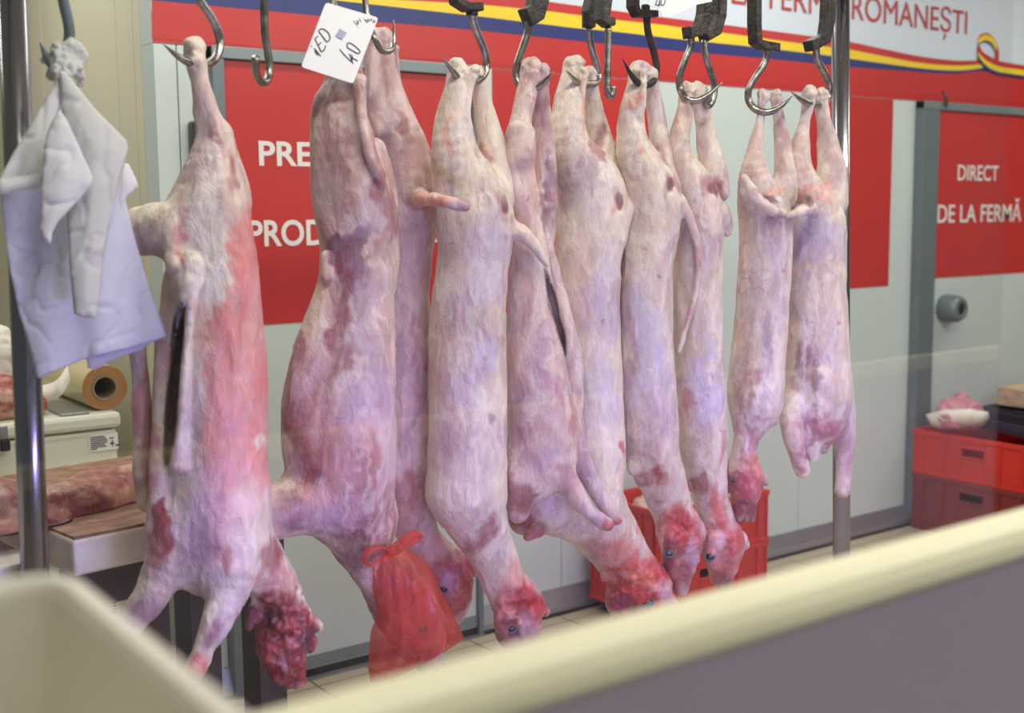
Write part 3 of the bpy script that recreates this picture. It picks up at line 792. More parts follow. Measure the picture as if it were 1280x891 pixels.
# 1: nearest, opened belly toward the left, hung by one shank
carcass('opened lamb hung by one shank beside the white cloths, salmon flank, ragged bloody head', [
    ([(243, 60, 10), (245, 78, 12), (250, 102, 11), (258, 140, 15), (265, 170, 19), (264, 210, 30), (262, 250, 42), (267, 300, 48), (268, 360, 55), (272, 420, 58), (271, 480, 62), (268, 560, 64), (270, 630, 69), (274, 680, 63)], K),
    ([(238, 60, 6), (245, 55, 7), (251, 62, 6)], 0.006), ([(240, 78, 6, -.01), (246, 84, 8, -.01)], 0.006),
    ([(280, 170, 12), (286, 205, 15), (290, 250, 20)], 0.03),
    ([(250, 270, 34), (218, 288, 34, .0), (190, 286, 31, .03), (160, 294, 27, .06), (138, 308, 20, .08)], K),
    ([(138, 308, 20, .08), (150, 365, 17, .08), (172, 440, 12, .07), (176, 540, 11, .07), (181, 628, 10, .06)], 0.01),
    ([(220, 318, 15, -.02), (228, 345, 13, -.04)], 0.012), ([(240, 330, 13, -.05), (240, 352, 10, -.055)], 0.01),
    ([(215, 300, 10, -.03), (216, 330, 9, -.04)], 0.01),
    ([(222, 350, 14, .02), (208, 420, 13, .02), (203, 500, 12, .02), (202, 560, 14, .01), (205, 610, 20), (215, 650, 32)], 0.012),
    ([(236, 355, 9, -.06), (228, 420, 9, -.05), (224, 500, 10, -.05), (224, 580, 12, -.05)], 0.012),
    ([(238, 650, 44), (212, 700, 30), (190, 742, 20), (168, 772, 16), (148, 800, 14)], 0.03),
    ([(290, 690, 40, -.04), (284, 738, 26, -.06), (270, 775, 18, -.08), (256, 806, 12, -.08), (246, 832, 13, -.08), (239, 843, 10, -.08)], 0.03),
    ([(252, 690, 44), (262, 705, 36)], 0.03),
    ([(312, 690, 38), (338, 725, 32), (352, 752, 27), (358, 785, 33), (354, 815, 28), (362, 838, 16), (374, 852, 8)], 0.02),
    ([(375, 775, 18), (395, 782, 9)], 0.012), ([(385, 800, 10), (388, 808, 5)], 0.01),
    ([(320, 758, 9), (314, 776, 4), (311, 786, 2)], 0.008),
    ([(232, 395, 13, .075), (222, 470, 16, .075), (214, 560, 14, .07)], 0.01),
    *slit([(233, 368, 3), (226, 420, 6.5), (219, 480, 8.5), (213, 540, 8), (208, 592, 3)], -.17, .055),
    ([(207, 640, 6, -.12), (210, 665, 8, -.12), (216, 690, 4, -.12)], 0.012, -1),
], [
    (300, 470, 46, 210, 3, SAL, 0.95, 0.25), (292, 620, 30, 110, 5, (226, 158, 152), 0.7, 0.4),
    (262, 480, 14, 130, -4, (230, 168, 160), 0.5), (250, 310, 26, 100, 12, (226, 214, 204), 0.9, 0.4),
    (268, 165, 8, 30, -14, (150, 98, 108), 0.85), (292, 212, 7, 24, -8, MUS, 0.9), (236, 150, 6, 40, 8, (226, 190, 180), 0.6),
    (190, 310, 20, 30, 0, PUR, 0.6), (222, 300, 6, 40, 5, (205, 80, 78), 0.5),
    (176, 540, 16, 110, 0, (192, 120, 132), 0.85), (205, 440, 10, 60, 5, (200, 140, 142), 0.6), (204, 640, 20, 60, 0, (226, 190, 186), 0.5),
    (208, 658, 10, 34, -8, (150, 60, 66), 0.95, 0.25), (217, 480, 9, 108, 5, (60, 34, 50), 0.95, 0.25, 0.1),  # second patch paints the shade inside the belly slit
    (258, 650, 24, 60, 10, (206, 172, 190), 0.7), (262, 680, 18, 26, 0, PUR, 0.7), (300, 660, 22, 60, 5, WHT, 0.6),
    (200, 690, 16, 30, 25, (176, 92, 92), 0.8), (180, 760, 20, 24, 30, PUR, 0.7), (268, 785, 9, 36, 22, (160, 100, 122), 0.85), (282, 745, 10, 40, 15, WHT, 0.7), (284, 700, 6, 24, 8, (190, 90, 70), 0.7),
    (246, 834, 20, 15, 0, (206, 104, 84), 0.9), (236, 846, 10, 7, 0, (90, 36, 46), 0.9),
    (342, 700, 18, 24, 20, (150, 60, 66), 0.8), (352, 742, 34, 30, 0, (188, 96, 92), 0.8), (358, 800, 50, 62, 0, (140, 40, 50), 0.97, 0.3), (340, 775, 18, 22, 0, (70, 22, 36), 0.9), (388, 790, 14, 18, 0, (80, 30, 46), 0.8), (314, 776, 10, 20, 0, (120, 40, 46), 0.95, 0.4, 0.2), (350, 800, 10, 30, 10, (190, 84, 84), 0.6),
], mus=0.2, pink=0.45, dy0=-0.06, seed=3, heads=[(360, 805, 42, 55, 1.0)], rag=[(358, 800, 50, 60, 0.030), (345, 770, 25, 22, 0.02), (228, 330, 25, 40, 0.012)])

# 2: broad dark lamb behind the price card, head in the red bag
c2, bvh2 = carcass('broad dark red lamb hanging behind the price card, its head in a red bag', [
    ([(430, 70, 18), (430, 105, 25), (426, 145, 32), (432, 195, 40), (444, 245, 47), (452, 295, 44), (450, 340, 40)], K),
    ([(408, 130, 12), (412, 200, 17), (420, 270, 22), (436, 325, 24)], 0.03),
    ([(468, 190, 16), (482, 240, 14), (488, 280, 9, -.03), (492, 320, 7, -.03), (491, 352, 5, -.02)], 0.012),
    ([(450, 100, 6, -.06), (449, 135, 5, -.07), (458, 180, 5, -.08), (474, 225, 5, -.075), (486, 268, 4, -.05)], 0.008),
    ([(450, 340, 40), (445, 400, 47), (436, 460, 56), (428, 520, 65), (427, 570, 66), (432, 618, 60), (446, 650, 46)], K),
    ([(420, 335, 8), (404, 385, 14), (388, 440, 22), (380, 500, 26), (386, 560, 26)], 0.03), ([(408, 320, 6, -.02), (408, 345, 7, -.02)], 0.012),
    ([(400, 620, 42), (368, 632, 36), (335, 645, 30), (315, 662, 24)], 0.03),
    ([(452, 650, 44), (455, 680, 33), (462, 700, 28), (478, 722, 30), (500, 755, 36), (520, 788, 34), (530, 812, 22), (535, 826, 16)], 0.02),
    ([(440, 668, 20), (438, 690, 14)], 0.02),
], [
    (418, 205, 20, 60, 8, (150, 92, 94), 0.75), (460, 150, 10, 50, -8, (226, 196, 184), 0.6), (405, 240, 12, 60, 5, (206, 182, 172), 0.7),
    (442, 325, 26, 38, 15, (120, 78, 100), 0.9, 0.3), (455, 270, 30, 30, 20, (196, 176, 186), 0.6), (480, 270, 12, 50, -5, (150, 90, 90), 0.6),
    (425, 395, 16, 80, 8, (156, 88, 102), 0.85), (392, 400, 9, 80, 14, (214, 184, 160), 0.7), (455, 400, 22, 70, 5, LIL, 0.7),
    (376, 530, 22, 70, 4, (140, 64, 68), 0.9), (385, 470, 16, 40, 10, (206, 170, 176), 0.6), (418, 545, 32, 60, -20, (196, 136, 130), 0.8),
    (480, 560, 16, 90, 0, (214, 188, 196), 0.7), (465, 500, 26, 40, 0, (186, 160, 186), 0.5), (390, 615, 36, 18, -20, (216, 166, 150), 0.7), (360, 640, 30, 22, 0, (130, 78, 90), 0.7), (425, 640, 34, 26, -10, (196, 160, 176), 0.6),
    (440, 690, 30, 24, 0, (104, 44, 56), 0.9), (500, 770, 55, 60, 0, (176, 76, 74), 0.95), (487, 470, 5, 90, 2, (226, 196, 180), 0.7),
], base=(204, 170, 160), pink=0.5, mus=0.6, dy0=0.0, seed=11, heads=[(515, 780, 40, 50, 0.9)], eyes=[(527, 786, 7)])

# 3: behind it
carcass('narrow pink lamb half hidden behind the broad dark one, tail stub pointing right', [
    ([(480, 48, 13), (482, 78, 13), (486, 108, 16), (494, 145, 21), (503, 180, 30), (508, 225, 36), (509, 275, 37), (505, 330, 33), (501, 390, 36), (503, 450, 40), (503, 520, 40), (502, 590, 38), (508, 635, 32)], K),
    ([(464, 42, 10), (463, 80, 9), (466, 120, 12), (476, 160, 15)], 0.012),
    ([(495, 60, 4, .02), (497, 100, 5, .03), (503, 135, 11, .03), (515, 170, 15, .02), (522, 205, 18, .01)], 0.02),
    ([(522, 245, 13, -.06), (532, 248, 9, -.17), (555, 252, 7.5, -.25), (582, 258, 5, -.27)], 0.02),
    ([(512, 640, 32), (526, 672, 24), (545, 698, 25), (560, 716, 28), (568, 742, 22), (571, 768, 11)], 0.02),
    ([(576, 706, 12), (589, 716, 6)], 0.012),
    ([(525, 228, 6, -.07), (528, 240, 5, -.07)], 0.008, -1),
], [
    (502, 165, 8, 30, -15, (150, 92, 96), 0.85), (478, 90, 10, 40, 0, (214, 166, 150), 0.7), (535, 250, 22, 9, 10, (226, 140, 120), 0.8),
    (512, 330, 26, 60, 0, (200, 166, 178), 0.6), (512, 470, 22, 60, 0, (204, 160, 172), 0.6), (528, 460, 8, 8, 30, (190, 60, 60), 0.7), (510, 540, 14, 40, 20, (150, 116, 140), 0.6),
    (515, 620, 22, 34, 10, (166, 80, 86), 0.8), (540, 690, 22, 26, 30, (214, 160, 146), 0.8), (570, 735, 32, 42, 0, (186, 78, 78), 0.9), (560, 728, 13, 18, 0, (196, 166, 190), 0.8), (585, 725, 8, 40, 0, (170, 44, 48), 0.7),
], base=(220, 186, 178), pink=0.5, mus=0.35, dy0=0.14, seed=21, heads=[(568, 732, 30, 42, 0.75)], eyes=[(554, 736, 5)], rag=[(545, 700, 25, 20, 0.012)])

# 4
carcass('pale lamb right of the price card with blue sheen in its colour and curved tail, red forehead', [
    ([(572, 84, 12, -.01), (570, 110, 15, -.01), (567, 150, 21), (571, 195, 30), (584, 235, 41), (592, 270, 50), (591, 320, 46), (587, 370, 45), (585, 440, 48), (585, 510, 49), (585, 570, 50), (585, 612, 48)], K),
    ([(590, 86, 6, -.03), (588, 110, 4, -.03), (582, 150, 6, -.03), (585, 180, 10, -.03)], 0.008),
    ([(598, 92, 8, .02), (603, 125, 11, .03), (611, 165, 16, .03), (618, 205, 21, .02), (624, 245, 20, .01)], 0.022),
    ([(618, 282, 13, -.03), (645, 288, 10, -.05), (665, 302, 8, -.06), (683, 330, 5, -.07)], 0.015),
    ([(582, 615, 47), (600, 660, 36), (618, 695, 29), (632, 730, 26), (650, 756, 31), (652, 784, 24), (648, 812, 16), (646, 830, 12)], 0.022), ([(634, 745, 15, -.02), (630, 770, 12, -.02), (632, 800, 9)], 0.014), ([(655, 750, 18, -.03), (668, 758, 14, -.02)], 0.012), ([(638, 787, 5, -.075)], 0.012, -1),
    ([(672, 760, 14), (683, 765, 6)], 0.012), ([(604, 690, 12), (603, 700, 7)], 0.01),
    ([(630, 240, 6, -.08), (632, 262, 7, -.08)], 0.01, -1),
], [
    (566, 165, 5, 26, 10, (220, 100, 80), 0.5), (604, 190, 12, 18, 0, (150, 78, 92), 0.8), (580, 110, 8, 40, 0, (236, 214, 202), 0.6),
    (632, 260, 9, 20, 0, (170, 110, 120), 0.7), (650, 292, 30, 10, 25, (236, 206, 190), 0.8),
    (605, 320, 36, 60, 0, (212, 200, 216), 0.6), (550, 440, 12, 90, 0, (200, 156, 150), 0.6), (605, 440, 20, 30, 10, (176, 168, 206), 0.6), (576, 480, 22, 24, 0, (194, 176, 196), 0.6), (612, 527, 5, 9, 0, (140, 90, 124), 0.8), (565, 565, 26, 60, 15, (210, 170, 176), 0.5),  # bluish patches put a sheen into the flesh colour
    (600, 670, 14, 30, 20, (156, 84, 84), 0.8), (642, 720, 26, 22, 20, (224, 156, 142), 0.7), (660, 755, 28, 20, -8, (190, 48, 54), 0.95), (634, 760, 14, 24, 0, (206, 130, 126), 0.7), (660, 790, 12, 26, 0, (206, 176, 190), 0.7), (632, 795, 12, 24, 10, (150, 80, 92), 0.8),
    (632, 256, 5, 13, 5, (112, 56, 70), 0.9, 0.5, 0.25), (656, 748, 22, 10, -5, (150, 30, 40), 0.8, 0.5, 0.4), (650, 815, 20, 26, 0, (170, 120, 130), 0.7),  # first patch paints shade into the hollow by the tail
], dy0=-0.02, seed=31, heads=[(652, 770, 34, 44, 0.85)], eyes=[(639, 786, 5.5)], rag=[(640, 755, 30, 30, 0.012)], mus=0.24)

# 5: side view, slit belly, crossed forelegs
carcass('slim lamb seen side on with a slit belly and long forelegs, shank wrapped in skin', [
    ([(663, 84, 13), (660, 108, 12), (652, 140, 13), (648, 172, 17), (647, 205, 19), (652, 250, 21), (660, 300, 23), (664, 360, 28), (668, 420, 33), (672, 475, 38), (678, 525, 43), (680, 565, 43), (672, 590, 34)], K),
    ([(677, 88, 10, .01), (676, 120, 10, .02), (679, 160, 13, .03), (682, 210, 15, .03), (682, 260, 16, .02), (678, 310, 14, .02)], 0.014),
    ([(650, 168, 19, -.01), (649, 190, 20, -.01), (648, 200, 18, -.01)], 0.006),
    ([(684, 315, 9, .03), (697, 360, 9, .03), (710, 410, 9, .02), (716, 460, 12, .01), (714, 520, 14)], 0.014),
    ([(692, 565, 30, -.03), (704, 592, 17, -.05), (722, 622, 13, -.07), (742, 644, 10, -.08), (758, 655, 9, -.08)], 0.018),
    ([(708, 520, 19, -.02), (722, 565, 15, -.03), (738, 600, 12, -.04), (755, 630, 10, -.05), (770, 648, 8, -.05)], 0.014),
    ([(664, 580, 30), (652, 610, 22), (648, 640, 14)], 0.03),
    ([(684, 340, 8, .05), (697, 395, 10, .05), (708, 450, 9, .04)], 0.01),
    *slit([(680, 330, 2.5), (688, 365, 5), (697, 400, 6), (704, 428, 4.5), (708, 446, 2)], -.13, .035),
], [
    (695, 392, 6, 58, -14, (70, 46, 70), 0.95, 0.25, 0.1), (645, 190, 20, 20, 0, (232, 204, 190), 0.8), (684, 130, 10, 40, 0, (176, 130, 136), 0.8), (687, 240, 10, 60, 0, (130, 92, 116), 0.85), (668, 240, 5, 50, 0, (222, 176, 160), 0.7),  # first patch darkens the slit, shade put into the colour
    (645, 400, 12, 140, 0, (206, 170, 160), 0.7), (694, 480, 10, 30, 8, (190, 130, 150), 0.7), (660, 540, 12, 40, -10, (170, 116, 116), 0.6), (675, 565, 24, 20, 0, (176, 140, 156), 0.6), (716, 520, 6, 34, 0, (170, 110, 110), 0.7),
    (704, 600, 12, 26, -30, (172, 110, 120), 0.7), (748, 646, 12, 12, 0, (210, 180, 196), 0.8), (764, 654, 12, 10, 0, (186, 70, 84), 0.9), (648, 622, 20, 26, 0, (130, 48, 58), 0.9),
], base=(222, 194, 182), pink=0.4, dy0=-0.02, seed=41, mus=0.25)

# 6
carcass('pale lamb with short raised tail and large blood red head turned right', [
    ([(717, 82, 12), (712, 112, 15), (709, 150, 21), (714, 190, 29), (736, 230, 41), (742, 275, 45), (736, 325, 40), (734, 385, 40), (736, 450, 41), (736, 520, 43), (735, 580, 46), (728, 625, 46)], K),
    ([(729, 88, 5, -.03), (728, 115, 4, -.03), (724, 150, 6, -.03)], 0.008),
    ([(738, 94, 8, .02), (742, 130, 11, .03), (748, 165, 14, .03), (758, 200, 19, .02), (770, 238, 20, .01)], 0.022),
    ([(762, 272, 16, -.03), (785, 262, 10, -.04), (803, 245, 8, -.05), (813, 232, 6, -.06)], 0.02),
    ([(712, 630, 42), (672, 632, 34), (655, 648, 20)], 0.03),
    ([(700, 640, 18, -.03), (686, 652, 12, -.05), (668, 664, 9, -.06), (660, 671, 6, -.06)], 0.014),
    ([(735, 632, 46), (758, 665, 40), (780, 698, 33), (800, 728, 36), (812, 750, 31), (826, 762, 22), (836, 770, 14)], 0.024),
    ([(785, 738, 22, -.01), (772, 752, 14, -.01), (778, 768, 10)], 0.016), ([(808, 722, 20, -.03), (826, 730, 14, -.03)], 0.012), ([(810, 755, 6, -.075)], 0.012, -1), ([(832, 728, 14), (843, 733, 7)], 0.012),
    ([(752, 690, 10), (755, 705, 6), (756, 722, 4)], 0.008),
    ([(770, 240, 6, -.08), (776, 260, 6, -.08)], 0.01, -1), ([(814, 728, 3, -.1), (812, 733, 3, -.1)], 0.006, -1),
], [
    (728, 130, 3, 40, -6, (216, 110, 96), 0.6), (746, 180, 8, 16, 0, (150, 80, 96), 0.8), (770, 258, 8, 12, 0, (206, 76, 70), 0.7), (745, 240, 34, 40, 0, (236, 222, 214), 0.5),
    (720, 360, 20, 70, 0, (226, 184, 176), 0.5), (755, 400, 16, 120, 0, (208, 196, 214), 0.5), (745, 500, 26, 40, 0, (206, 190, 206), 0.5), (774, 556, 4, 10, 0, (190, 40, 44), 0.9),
    (652, 648, 26, 30, 10, (140, 40, 48), 0.95), (672, 662, 18, 13, -30, (170, 76, 80), 0.9), (690, 620, 22, 22, 0, (196, 166, 184), 0.6),
    (785, 690, 40, 20, 35, (206, 70, 60), 0.8), (748, 690, 16, 30, -20, (170, 110, 120), 0.7), (802, 738, 52, 40, 0, (196, 62, 58), 0.95), (800, 720, 22, 10, 20, (230, 140, 110), 0.6), (784, 755, 20, 16, 0, (120, 44, 70), 0.8), (836, 755, 12, 22, 10, (220, 180, 190), 0.8), (826, 735, 16, 6, 10, (236, 190, 180), 0.6),
    (774, 252, 5, 12, -8, (112, 56, 64), 0.9, 0.5, 0.25), (786, 752, 18, 12, 20, (110, 34, 50), 0.8, 0.5, 0.5),  # tail hollow first, its shade painted dark
], dy0=0.07, seed=51, heads=[(802, 738, 50, 40, 0.95)], eyes=[(810, 754, 7)], rag=[(800, 735, 45, 35, 0.014)], mus=0.22)

# 7
carcass('pale lamb with a long thin tail trailing over its right neighbour', [
    ([(799, 86, 11), (794, 115, 13), (789, 150, 17), (793, 190, 24), (808, 228, 36), (814, 270, 37), (808, 325, 33), (805, 390, 33), (807, 460, 35), (811, 520, 36), (815, 565, 33), (826, 595, 30), (836, 625, 26), (844, 646, 25), (852, 668, 29), (853, 688, 22), (852, 716, 12), (851, 736, 7)], K), ([(840, 665, 12, -.02), (836, 690, 9, -.02), (842, 715, 7)], 0.012), ([(860, 652, 14, -.02), (868, 664, 12, -.02)], 0.012), ([(836, 693, 4, -.055)], 0.01, -1),
    ([(804, 92, 4, -.03), (804, 115, 4, -.03), (800, 145, 5, -.03)], 0.008),
    ([(813, 92, 8, .02), (818, 125, 10, .03), (822, 160, 13, .03), (828, 195, 16, .02), (834, 235, 17, .01)], 0.022),
    ([(836, 244, 13, -.03), (852, 254, 7, -.05), (864, 280, 5, -.05), (872, 310, 4.5, -.05), (872, 345, 3.5, -.05), (866, 380, 2.8, -.04), (856, 415, 2.3, -.04), (849, 440, 1.8, -.04)], 0.014),
    ([(870, 664, 12), (879, 668, 6)], 0.01),
    ([(800, 580, 14), (795, 585, 10)], 0.02),
    ([(838, 222, 5, -.07), (838, 236, 5, -.07)], 0.008, -1),
], [
    (790, 130, 8, 10, 0, (220, 130, 116), 0.7), (800, 180, 8, 8, 0, (226, 140, 120), 0.6), (828, 190, 8, 14, 0, (160, 100, 116), 0.7), (836, 232, 8, 16, 0, (170, 100, 110), 0.6),
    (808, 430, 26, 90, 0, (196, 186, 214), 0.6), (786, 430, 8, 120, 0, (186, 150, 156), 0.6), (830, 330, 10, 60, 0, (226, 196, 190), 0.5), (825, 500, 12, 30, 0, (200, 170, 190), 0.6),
    (822, 594, 9, 20, -20, (166, 80, 76), 0.9), (800, 590, 14, 12, 0, (170, 100, 110), 0.8), (850, 662, 32, 28, 0, (196, 76, 70), 0.9), (858, 656, 18, 14, 0, (176, 50, 50), 0.8), (860, 700, 10, 30, 8, (206, 170, 186), 0.8), (838, 705, 10, 30, 10, (160, 70, 80), 0.8), (866, 350, 5, 95, 3, (214, 164, 156), 0.6),
    (838, 231, 4, 10, 0, (120, 60, 74), 0.9, 0.5, 0.25), (854, 722, 14, 22, 0, (160, 70, 80), 0.8, 0.6, 0.4), (832, 700, 7, 30, 8, (110, 50, 62), 0.7),  # starts with painted shade in the tail hollow
], dy0=0.03, seed=61, heads=[(852, 680, 30, 46, 0.75)], eyes=[(836, 692, 5)], rag=[(852, 665, 28, 25, 0.012)], mus=0.22)

# 8
carcass('pale lamb with a thick curled tail stub, grey eye and pink head', [
    ([(861, 110, 8), (856, 135, 9), (849, 165, 12), (851, 200, 18), (862, 232, 27), (872, 268, 32), (872, 320, 31), (873, 380, 30), (875, 450, 31), (877, 520, 31), (880, 570, 28), (885, 602, 23), (890, 630, 20), (896, 656, 23), (903, 678, 27), (904, 698, 20), (904, 724, 11), (905, 744, 7)], K), ([(892, 675, 12, -.02), (888, 698, 9, -.02), (895, 722, 7)], 0.012), ([(886, 697, 4, -.055)], 0.01, -1),
    ([(862, 122, 4, -.02), (862, 145, 4, -.02), (856, 175, 6, -.02)], 0.008),
    ([(874, 112, 8, .02), (879, 145, 10, .02), (884, 178, 12, .02), (892, 208, 16, .01), (897, 240, 15)], 0.02),
    ([(884, 256, 12, -.02), (900, 262, 10, -.035), (908, 278, 8, -.035), (909, 291, 6, -.03)], 0.012),
    ([(922, 676, 12), (929, 680, 6)], 0.01),
    ([(890, 230, 6, -.07), (895, 244, 5, -.07)], 0.008, -1),
], [
    (890, 232, 10, 10, 0, (176, 110, 110), 0.8), (900, 270, 12, 24, -20, (238, 212, 196), 0.8), (848, 150, 5, 10, 0, (210, 110, 100), 0.6),
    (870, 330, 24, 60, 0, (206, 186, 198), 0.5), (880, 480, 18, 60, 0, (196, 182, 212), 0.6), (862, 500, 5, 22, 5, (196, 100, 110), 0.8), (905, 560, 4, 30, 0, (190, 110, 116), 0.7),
    (878, 598, 12, 16, 0, (150, 74, 74), 0.9), (898, 636, 10, 30, -5, (206, 84, 72), 0.85), (904, 680, 32, 34, 0, (206, 116, 112), 0.85), (918, 676, 14, 20, 0, (190, 66, 66), 0.8), (896, 680, 12, 16, 0, (214, 180, 186), 0.7), (900, 725, 12, 22, 0, (170, 70, 76), 0.8),
    (894, 236, 8, 8, 0, (130, 66, 74), 0.9, 0.5, 0.25), (904, 730, 14, 20, 0, (130, 60, 70), 0.8, 0.6, 0.4),  # first: hollow beside the tail stub, shade in the colour
], dy0=0.03, seed=71, heads=[(904, 690, 30, 46, 0.6)], eyes=[(887, 696, 5.5)], rag=[(900, 680, 26, 25, 0.01)], mus=0.22)

# 9
carcass('small lamb on the hook opening right, red head hanging over the middle crates', [
    ([(953, 118, 7), (951, 145, 5.5), (946, 175, 9), (942, 210, 16), (946, 240, 25), (956, 275, 34), (957, 320, 33), (954, 380, 33), (949, 440, 33), (945, 490, 34), (942, 515, 29), (935, 540, 18), (930, 562, 15), (930, 580, 19), (932, 602, 22), (931, 622, 15), (930, 640, 9), (930, 648, 5)], K),
    ([(971, 118, 7, .01), (973, 145, 6, .01), (979, 185, 10.5, .01), (982, 215, 14), (978, 245, 18)], 0.016),
    ([(930, 222, 5, -.05), (945, 246, 7, -.07), (966, 264, 6, -.075), (988, 270, 3, -.06)], 0.01),
    ([(958, 505, 20), (965, 524, 10)], 0.016), ([(952, 598, 8), (957, 603, 4)], 0.008),
    ([(926, 635, 6, -.01), (924, 648, 4, -.01)], 0.004), ([(938, 632, 6, -.01), (939, 648, 4, -.01)], 0.004),
    ([(960, 244, 5, -.09), (968, 252, 5, -.09)], 0.008, -1),
], [
    (945, 190, 10, 40, 5, (206, 166, 156), 0.7), (980, 190, 8, 40, 0, (196, 150, 146), 0.6), (962, 246, 12, 8, 20, (170, 110, 120), 0.8), (968, 236, 8, 8, 0, (226, 150, 126), 0.7), (945, 250, 30, 9, 38, (240, 224, 214), 0.8),
    (932, 450, 10, 60, 0, (206, 166, 140), 0.6), (960, 320, 26, 40, 0, (206, 186, 200), 0.6), (957, 430, 6, 40, 5, (166, 126, 150), 0.6), (947, 467, 6, 10, 0, (170, 96, 110), 0.8), (935, 480, 9, 24, 0, (170, 120, 110), 0.6), (960, 520, 14, 10, 0, (176, 120, 126), 0.6),
    (931, 545, 14, 26, 0, (180, 120, 126), 0.8), (930, 548, 4, 30, 0, (230, 196, 200), 0.8), (932, 580, 22, 16, 0, (210, 124, 100), 0.85), (932, 606, 28, 26, 0, (186, 76, 92), 0.9), (930, 638, 16, 16, 0, (140, 50, 66), 0.8),
    (964, 250, 10, 4, 30, (120, 70, 84), 0.9, 0.5, 0.25), (930, 642, 20, 20, 0, (128, 48, 64), 0.9, 0.5, 0.2),  # first: narrow hollow above the flap, shade painted in
], dy0=0.0, seed=81, heads=[(933, 606, 27, 42, 0.7)], eyes=[(917, 601, 3.2)], mus=0.26, name='small_lamb_carcass')

# 10
carcass('small headless lamb beside the right post with spread forelegs and neck stump', [
    ([(1012, 116, 8), (1007, 145, 6), (1001, 178, 10), (998, 212, 17), (1006, 245, 26), (1018, 280, 36), (1018, 330, 37), (1018, 390, 39), (1018, 440, 41), (1018, 490, 42), (1016, 520, 36)], K),
    ([(1026, 118, 9, .01), (1029, 148, 7.5, .01), (1035, 180, 12.5, .01), (1040, 215, 17), (1036, 250, 22)], 0.016),
    ([(983, 270, 2, -.07), (998, 265, 5, -.08), (1012, 260, 7, -.075), (1017, 266, 5, -.06)], 0.01),
    ([(992, 505, 18), (990, 540, 13, -.02), (997, 568, 10, -.03), (1003, 588, 9, -.03)], 0.02),
    ([(1012, 525, 22, -.02), (1014, 550, 13, -.03), (1016, 570, 8, -.03)], 0.02),
    ([(1040, 480, 22, -.03), (1050, 520, 18, -.03), (1055, 560, 12, -.03), (1054, 595, 9, -.03), (1053, 612, 9, -.03)], 0.024),
    ([(1031, 545, 12, -.02), (1029, 562, 5, -.02)], 0.014), ([(1024, 470, 9, -.06), (1036, 495, 10, -.06)], 0.02),
    ([(1012, 246, 5, -.09), (1015, 256, 4, -.09)], 0.008, -1),
], [
    (1000, 200, 10, 50, 0, (206, 164, 150), 0.7), (1038, 190, 8, 50, -5, (206, 170, 160), 0.6), (1012, 250, 10, 12, 0, (150, 90, 100), 0.8), (1025, 238, 12, 14, 0, (226, 150, 130), 0.8), (1005, 264, 16, 5, -10, (238, 216, 200), 0.8),
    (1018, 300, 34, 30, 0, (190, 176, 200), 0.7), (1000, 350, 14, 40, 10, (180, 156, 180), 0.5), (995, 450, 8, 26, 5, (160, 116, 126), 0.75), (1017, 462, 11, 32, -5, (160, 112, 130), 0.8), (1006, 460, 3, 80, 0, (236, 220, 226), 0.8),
    (1012, 540, 18, 22, 0, (150, 70, 90), 0.85), (1008, 545, 3, 14, 10, (226, 200, 206), 0.8), (1036, 540, 14, 16, 0, (180, 100, 110), 0.7), (994, 550, 12, 34, -15, (196, 150, 150), 0.6), (998, 582, 8, 8, 0, (170, 76, 84), 0.8), (1056, 560, 10, 44, 0, (180, 136, 150), 0.7), (1040, 480, 12, 20, -10, (220, 196, 190), 0.6),
    (1013, 253, 5, 8, 0, (120, 66, 84), 0.9, 0.5, 0.25),  # painted shade in the hollow above the flap
], dy0=-0.01, seed=91, mus=0.28, name='small_lamb_carcass')

# ================================================================ RED BAG round the head of the second lamb
def bag_mat():
    m = mat('red_film', (222, 92, 80), 0.2, var=0.12, vscale=16, bump=0.9, bscale=30, stretch=(1.4, 1.4, 0.5), spec=0.7)
    nt = m.node_tree; b = nt.nodes['Principled BSDF']; out = nt.nodes['Material Output']
    tr = nt.nodes.new('ShaderNodeBsdfTransparent'); tr.inputs[0].default_value = (1.0, 0.74, 0.70, 1)
    tl = nt.nodes.new('ShaderNodeBsdfTranslucent'); tl.inputs[0].default_value = (*lin((240, 84, 70)), 1)
    m1 = nt.nodes.new('ShaderNodeMixShader'); m1.inputs[0].default_value = 0.30
    mx = nt.nodes.new('ShaderNodeMixShader'); mx.inputs[0].default_value = 0.52
    L = nt.links.new
    L(b.outputs[0], m1.inputs[1]); L(tl.outputs[0], m1.inputs[2]); L(m1.outputs[0], mx.inputs[1]); L(tr.outputs[0], mx.inputs[2]); L(mx.outputs[0], out.inputs[0])
    return m
M['bag'] = bag_mat()
bag = thing('plastic_bag', 'translucent red plastic bag knotted around a lamb head', 'bag', tuple(onY(485, 690, YR - 0.03)))
rows = [((474, 687), (486, 684), (500, 684), .030), ((464, 700), (488, 696), (518, 692), .052), ((462, 715), (495, 712), (537, 708), .068), ((466, 742), (502, 742), (552, 738), .080),
        ((470, 765), (508, 768), (562, 757), .082), ((464, 790), (512, 795), (570, 776), .082), ((461, 815), (515, 818), (578, 792), .074), ((462, 838), (512, 834), (580, 797), .060), ((463, 852), (505, 842), (579, 800), .040)]
RR = spline([np.array([*a, *b, *c, d]) for a, b, c, d in rows], 5)
nU = 48; V = []
